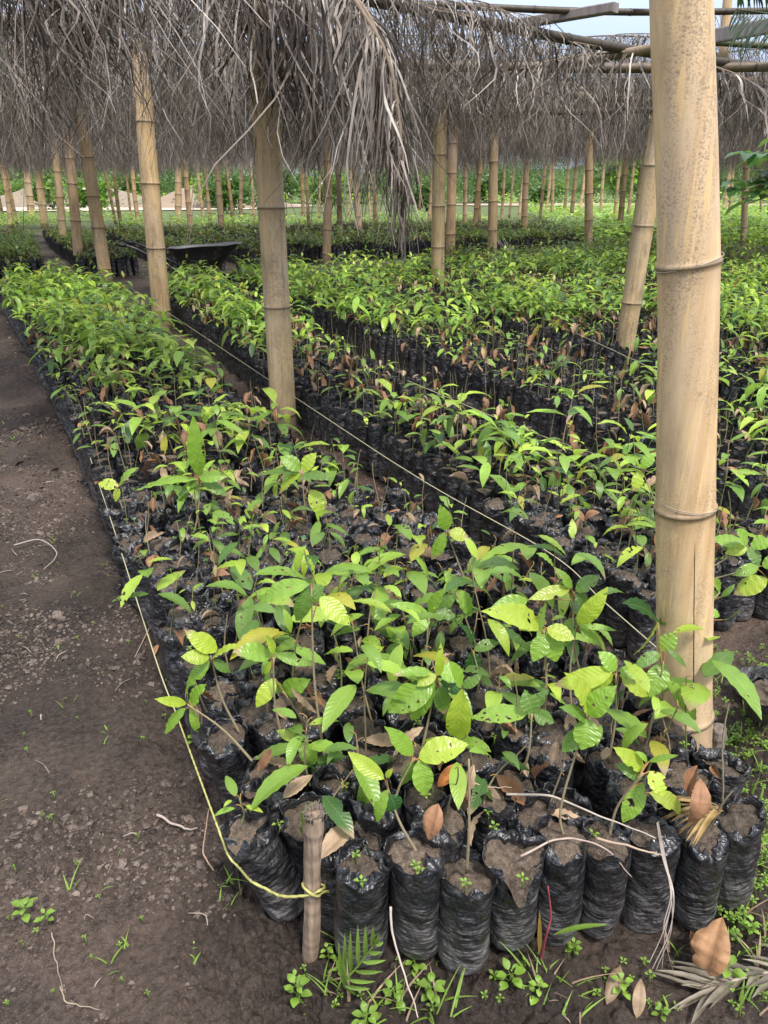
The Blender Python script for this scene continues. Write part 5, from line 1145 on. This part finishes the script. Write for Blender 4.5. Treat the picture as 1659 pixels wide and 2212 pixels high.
mb.add(np.stack([rr2 * np.cos(a), rr2 * np.sin(a), hz_], -1).reshape(-1, 3), grid_q(12, 160), MG * .42)
M_HILL = m_simple('wooded_hill', .9, .1, .6, .6, 1., .8); tag(mb.build('hills', M_HILL), kind='structure')
M_BARK = m_simple('bark', .85, .2, 14, .5, .6, .02, (1, 1, .3))
def crown(r, h, n_, cols, g):
    m = MB(); cl_ = g.normal(0, 1, (26, 3)); cl_ /= np.linalg.norm(cl_, axis=1)[:, None]; cl_ *= g.uniform(.35, .95, (26, 1)); cl_[:, :2] *= r; cl_[:, 2] = cl_[:, 2] * h * .5 + h * .55
    cs = cl_[g.integers(0, 26, n_)] + g.normal(0, r * .17, (n_, 3)); L_ = .20
    az = g.uniform(0, 6.3, n_); el = g.normal(0, .6, n_); d = np.stack([np.cos(az) * np.cos(el), np.sin(az) * np.cos(el), np.sin(el)], 1) * L_ * g.uniform(.6, 1.3, (n_, 1)); s = np.cross(d, g.normal(0, 1, (n_, 3))); s /= np.linalg.norm(s, axis=1)[:, None]; s *= L_ * .32
    v = np.stack([cs, cs + d * .5 + s, cs + d, cs + d * .5 - s], 1).reshape(-1, 3); q = np.arange(n_ * 4).reshape(-1, 4)
    c = np.array(cols)[g.integers(0, len(cols), n_)] * g.uniform(.6, 1.3, (n_, 1)); m.add(v, q, np.repeat(c, 4, 0)); return m
TR = [(-42, 92), (-33, 84), (-27, 96), (-20, 80), (-13, 90), (-6, 84), (2, 96), (10, 88), (19, 98), (29, 92), (40, 96), (52, 90), (-52, 88)]
g = np.random.default_rng(8); cro = [crown(3.2, 6.5, 3600, [MG * .9, DG * 1.3, DG], g).mesh('crown', M_LEAF) for _ in range(3)]
TR += [(x_ + rng.uniform(-2, 2), 104 + rng.uniform(-3, 5)) for x_ in range(-62, 70, 6)]
for k, (x, y) in enumerate(TR):
    ok_ = ['left end of the distant tree line', 'second tree of the distant line', 'third tree of the distant line', 'fourth tree of the distant line', 'fifth tree of the distant line', 'sixth tree of the distant line', 'seventh tree of the distant line', 'eighth tree of the distant line', 'ninth tree of the distant line', 'tenth tree of the distant line', 'eleventh tree of the distant line', 'right end of the distant tree line', 'tree beyond the left end of the line'][k] if k < 13 else ordn(k - 13).replace('front', 'first') + ' from the left in the rearmost row'
    rt = thing('tree', 'dark green bushy tree, ' + ok_, 'tree', (x, y, 0), (0, 0, 0), 'trees beyond the nursery'); o = link('crown', cro[k % 3], rt); o.rotation_euler = (0, 0, rng.uniform(0, 6.3)); o.scale = (1.35, 1.2, rng.uniform(.75, 1.3)); o.location = (0, 0, -.9)
    m = MB(); tube(m, [(0, 0, -.1), (.1, 0, 1.5), (0, .1, 3.5)], [.25, .18, .1], (.2, .16, .12), 8); tube(m, [(.1, 0, 1.5), (.8, .2, 3.0), (1.4, .3, 4.)], [.1, .07, .03], (.2, .16, .12), 6); tube(m, [(.05, 0, 1.8), (-.7, -.2, 3.2), (-1.3, .1, 4.2)], [.1, .07, .03], (.2, .16, .12), 6); m.build('trunk', M_BARK, rt)
BU = [(x_ + rng.uniform(-2, 2), 80 + 6 * rng.random(), rng.uniform(1.2, 3.4)) for x_ in range(-60, 66, 7)]
BU_ = [(-17, 47, 1.3), (-9.5, 50, 1.6), (-24, 58, 1.7), (-3.5, 52, 1.5), (3, 56, 1.4), (-32, 62, 1.8), (-13, 62, 1.5), (13, 66, 1.3), (24, 68, 1.6)]
bm_ = [crown(1.1, 1.6, 1500, cc_, g).mesh('foliage', M_LEAF) for cc_ in ([BG, MG * 1.2, MG], [MG, DG * 1.5, MG * .7], [MG * .8, BG * .8, DG])]
names = ['left of the sand heap', 'just right of the sand heap', 'far left behind the pale track', 'behind the weathered split post', 'behind the dangling frond tips', 'farthest left', 'directly behind the sand heap', 'behind the bright green patch', 'at the right end of the tree line']
HB = BU; BU = BU_ + HB; names += [ordn(k_).replace('front', 'first') + ' from the left in the distant hedge row' for k_ in range(len(HB))]
for k, (x, y, s_) in enumerate(BU):
    rt = thing('bush', 'bright green round bush ' + names[k], 'bush', (x, y, 0), (0, 0, 0), 'bushes beyond the nursery'); o = link('foliage', bm_[k % 3], rt); o.scale = (s_, s_, s_); m = MB()
    for j in range(4): tube(m, [(0, 0, -.05), (.25 * math.cos(j * 1.6), .25 * math.sin(j * 1.6), .6), (.6 * math.cos(j * 1.6), .6 * math.sin(j * 1.6), 1.3)], [.04, .03, .015], (.2, .16, .12), 5)
    m.build('stems', M_BARK, rt)
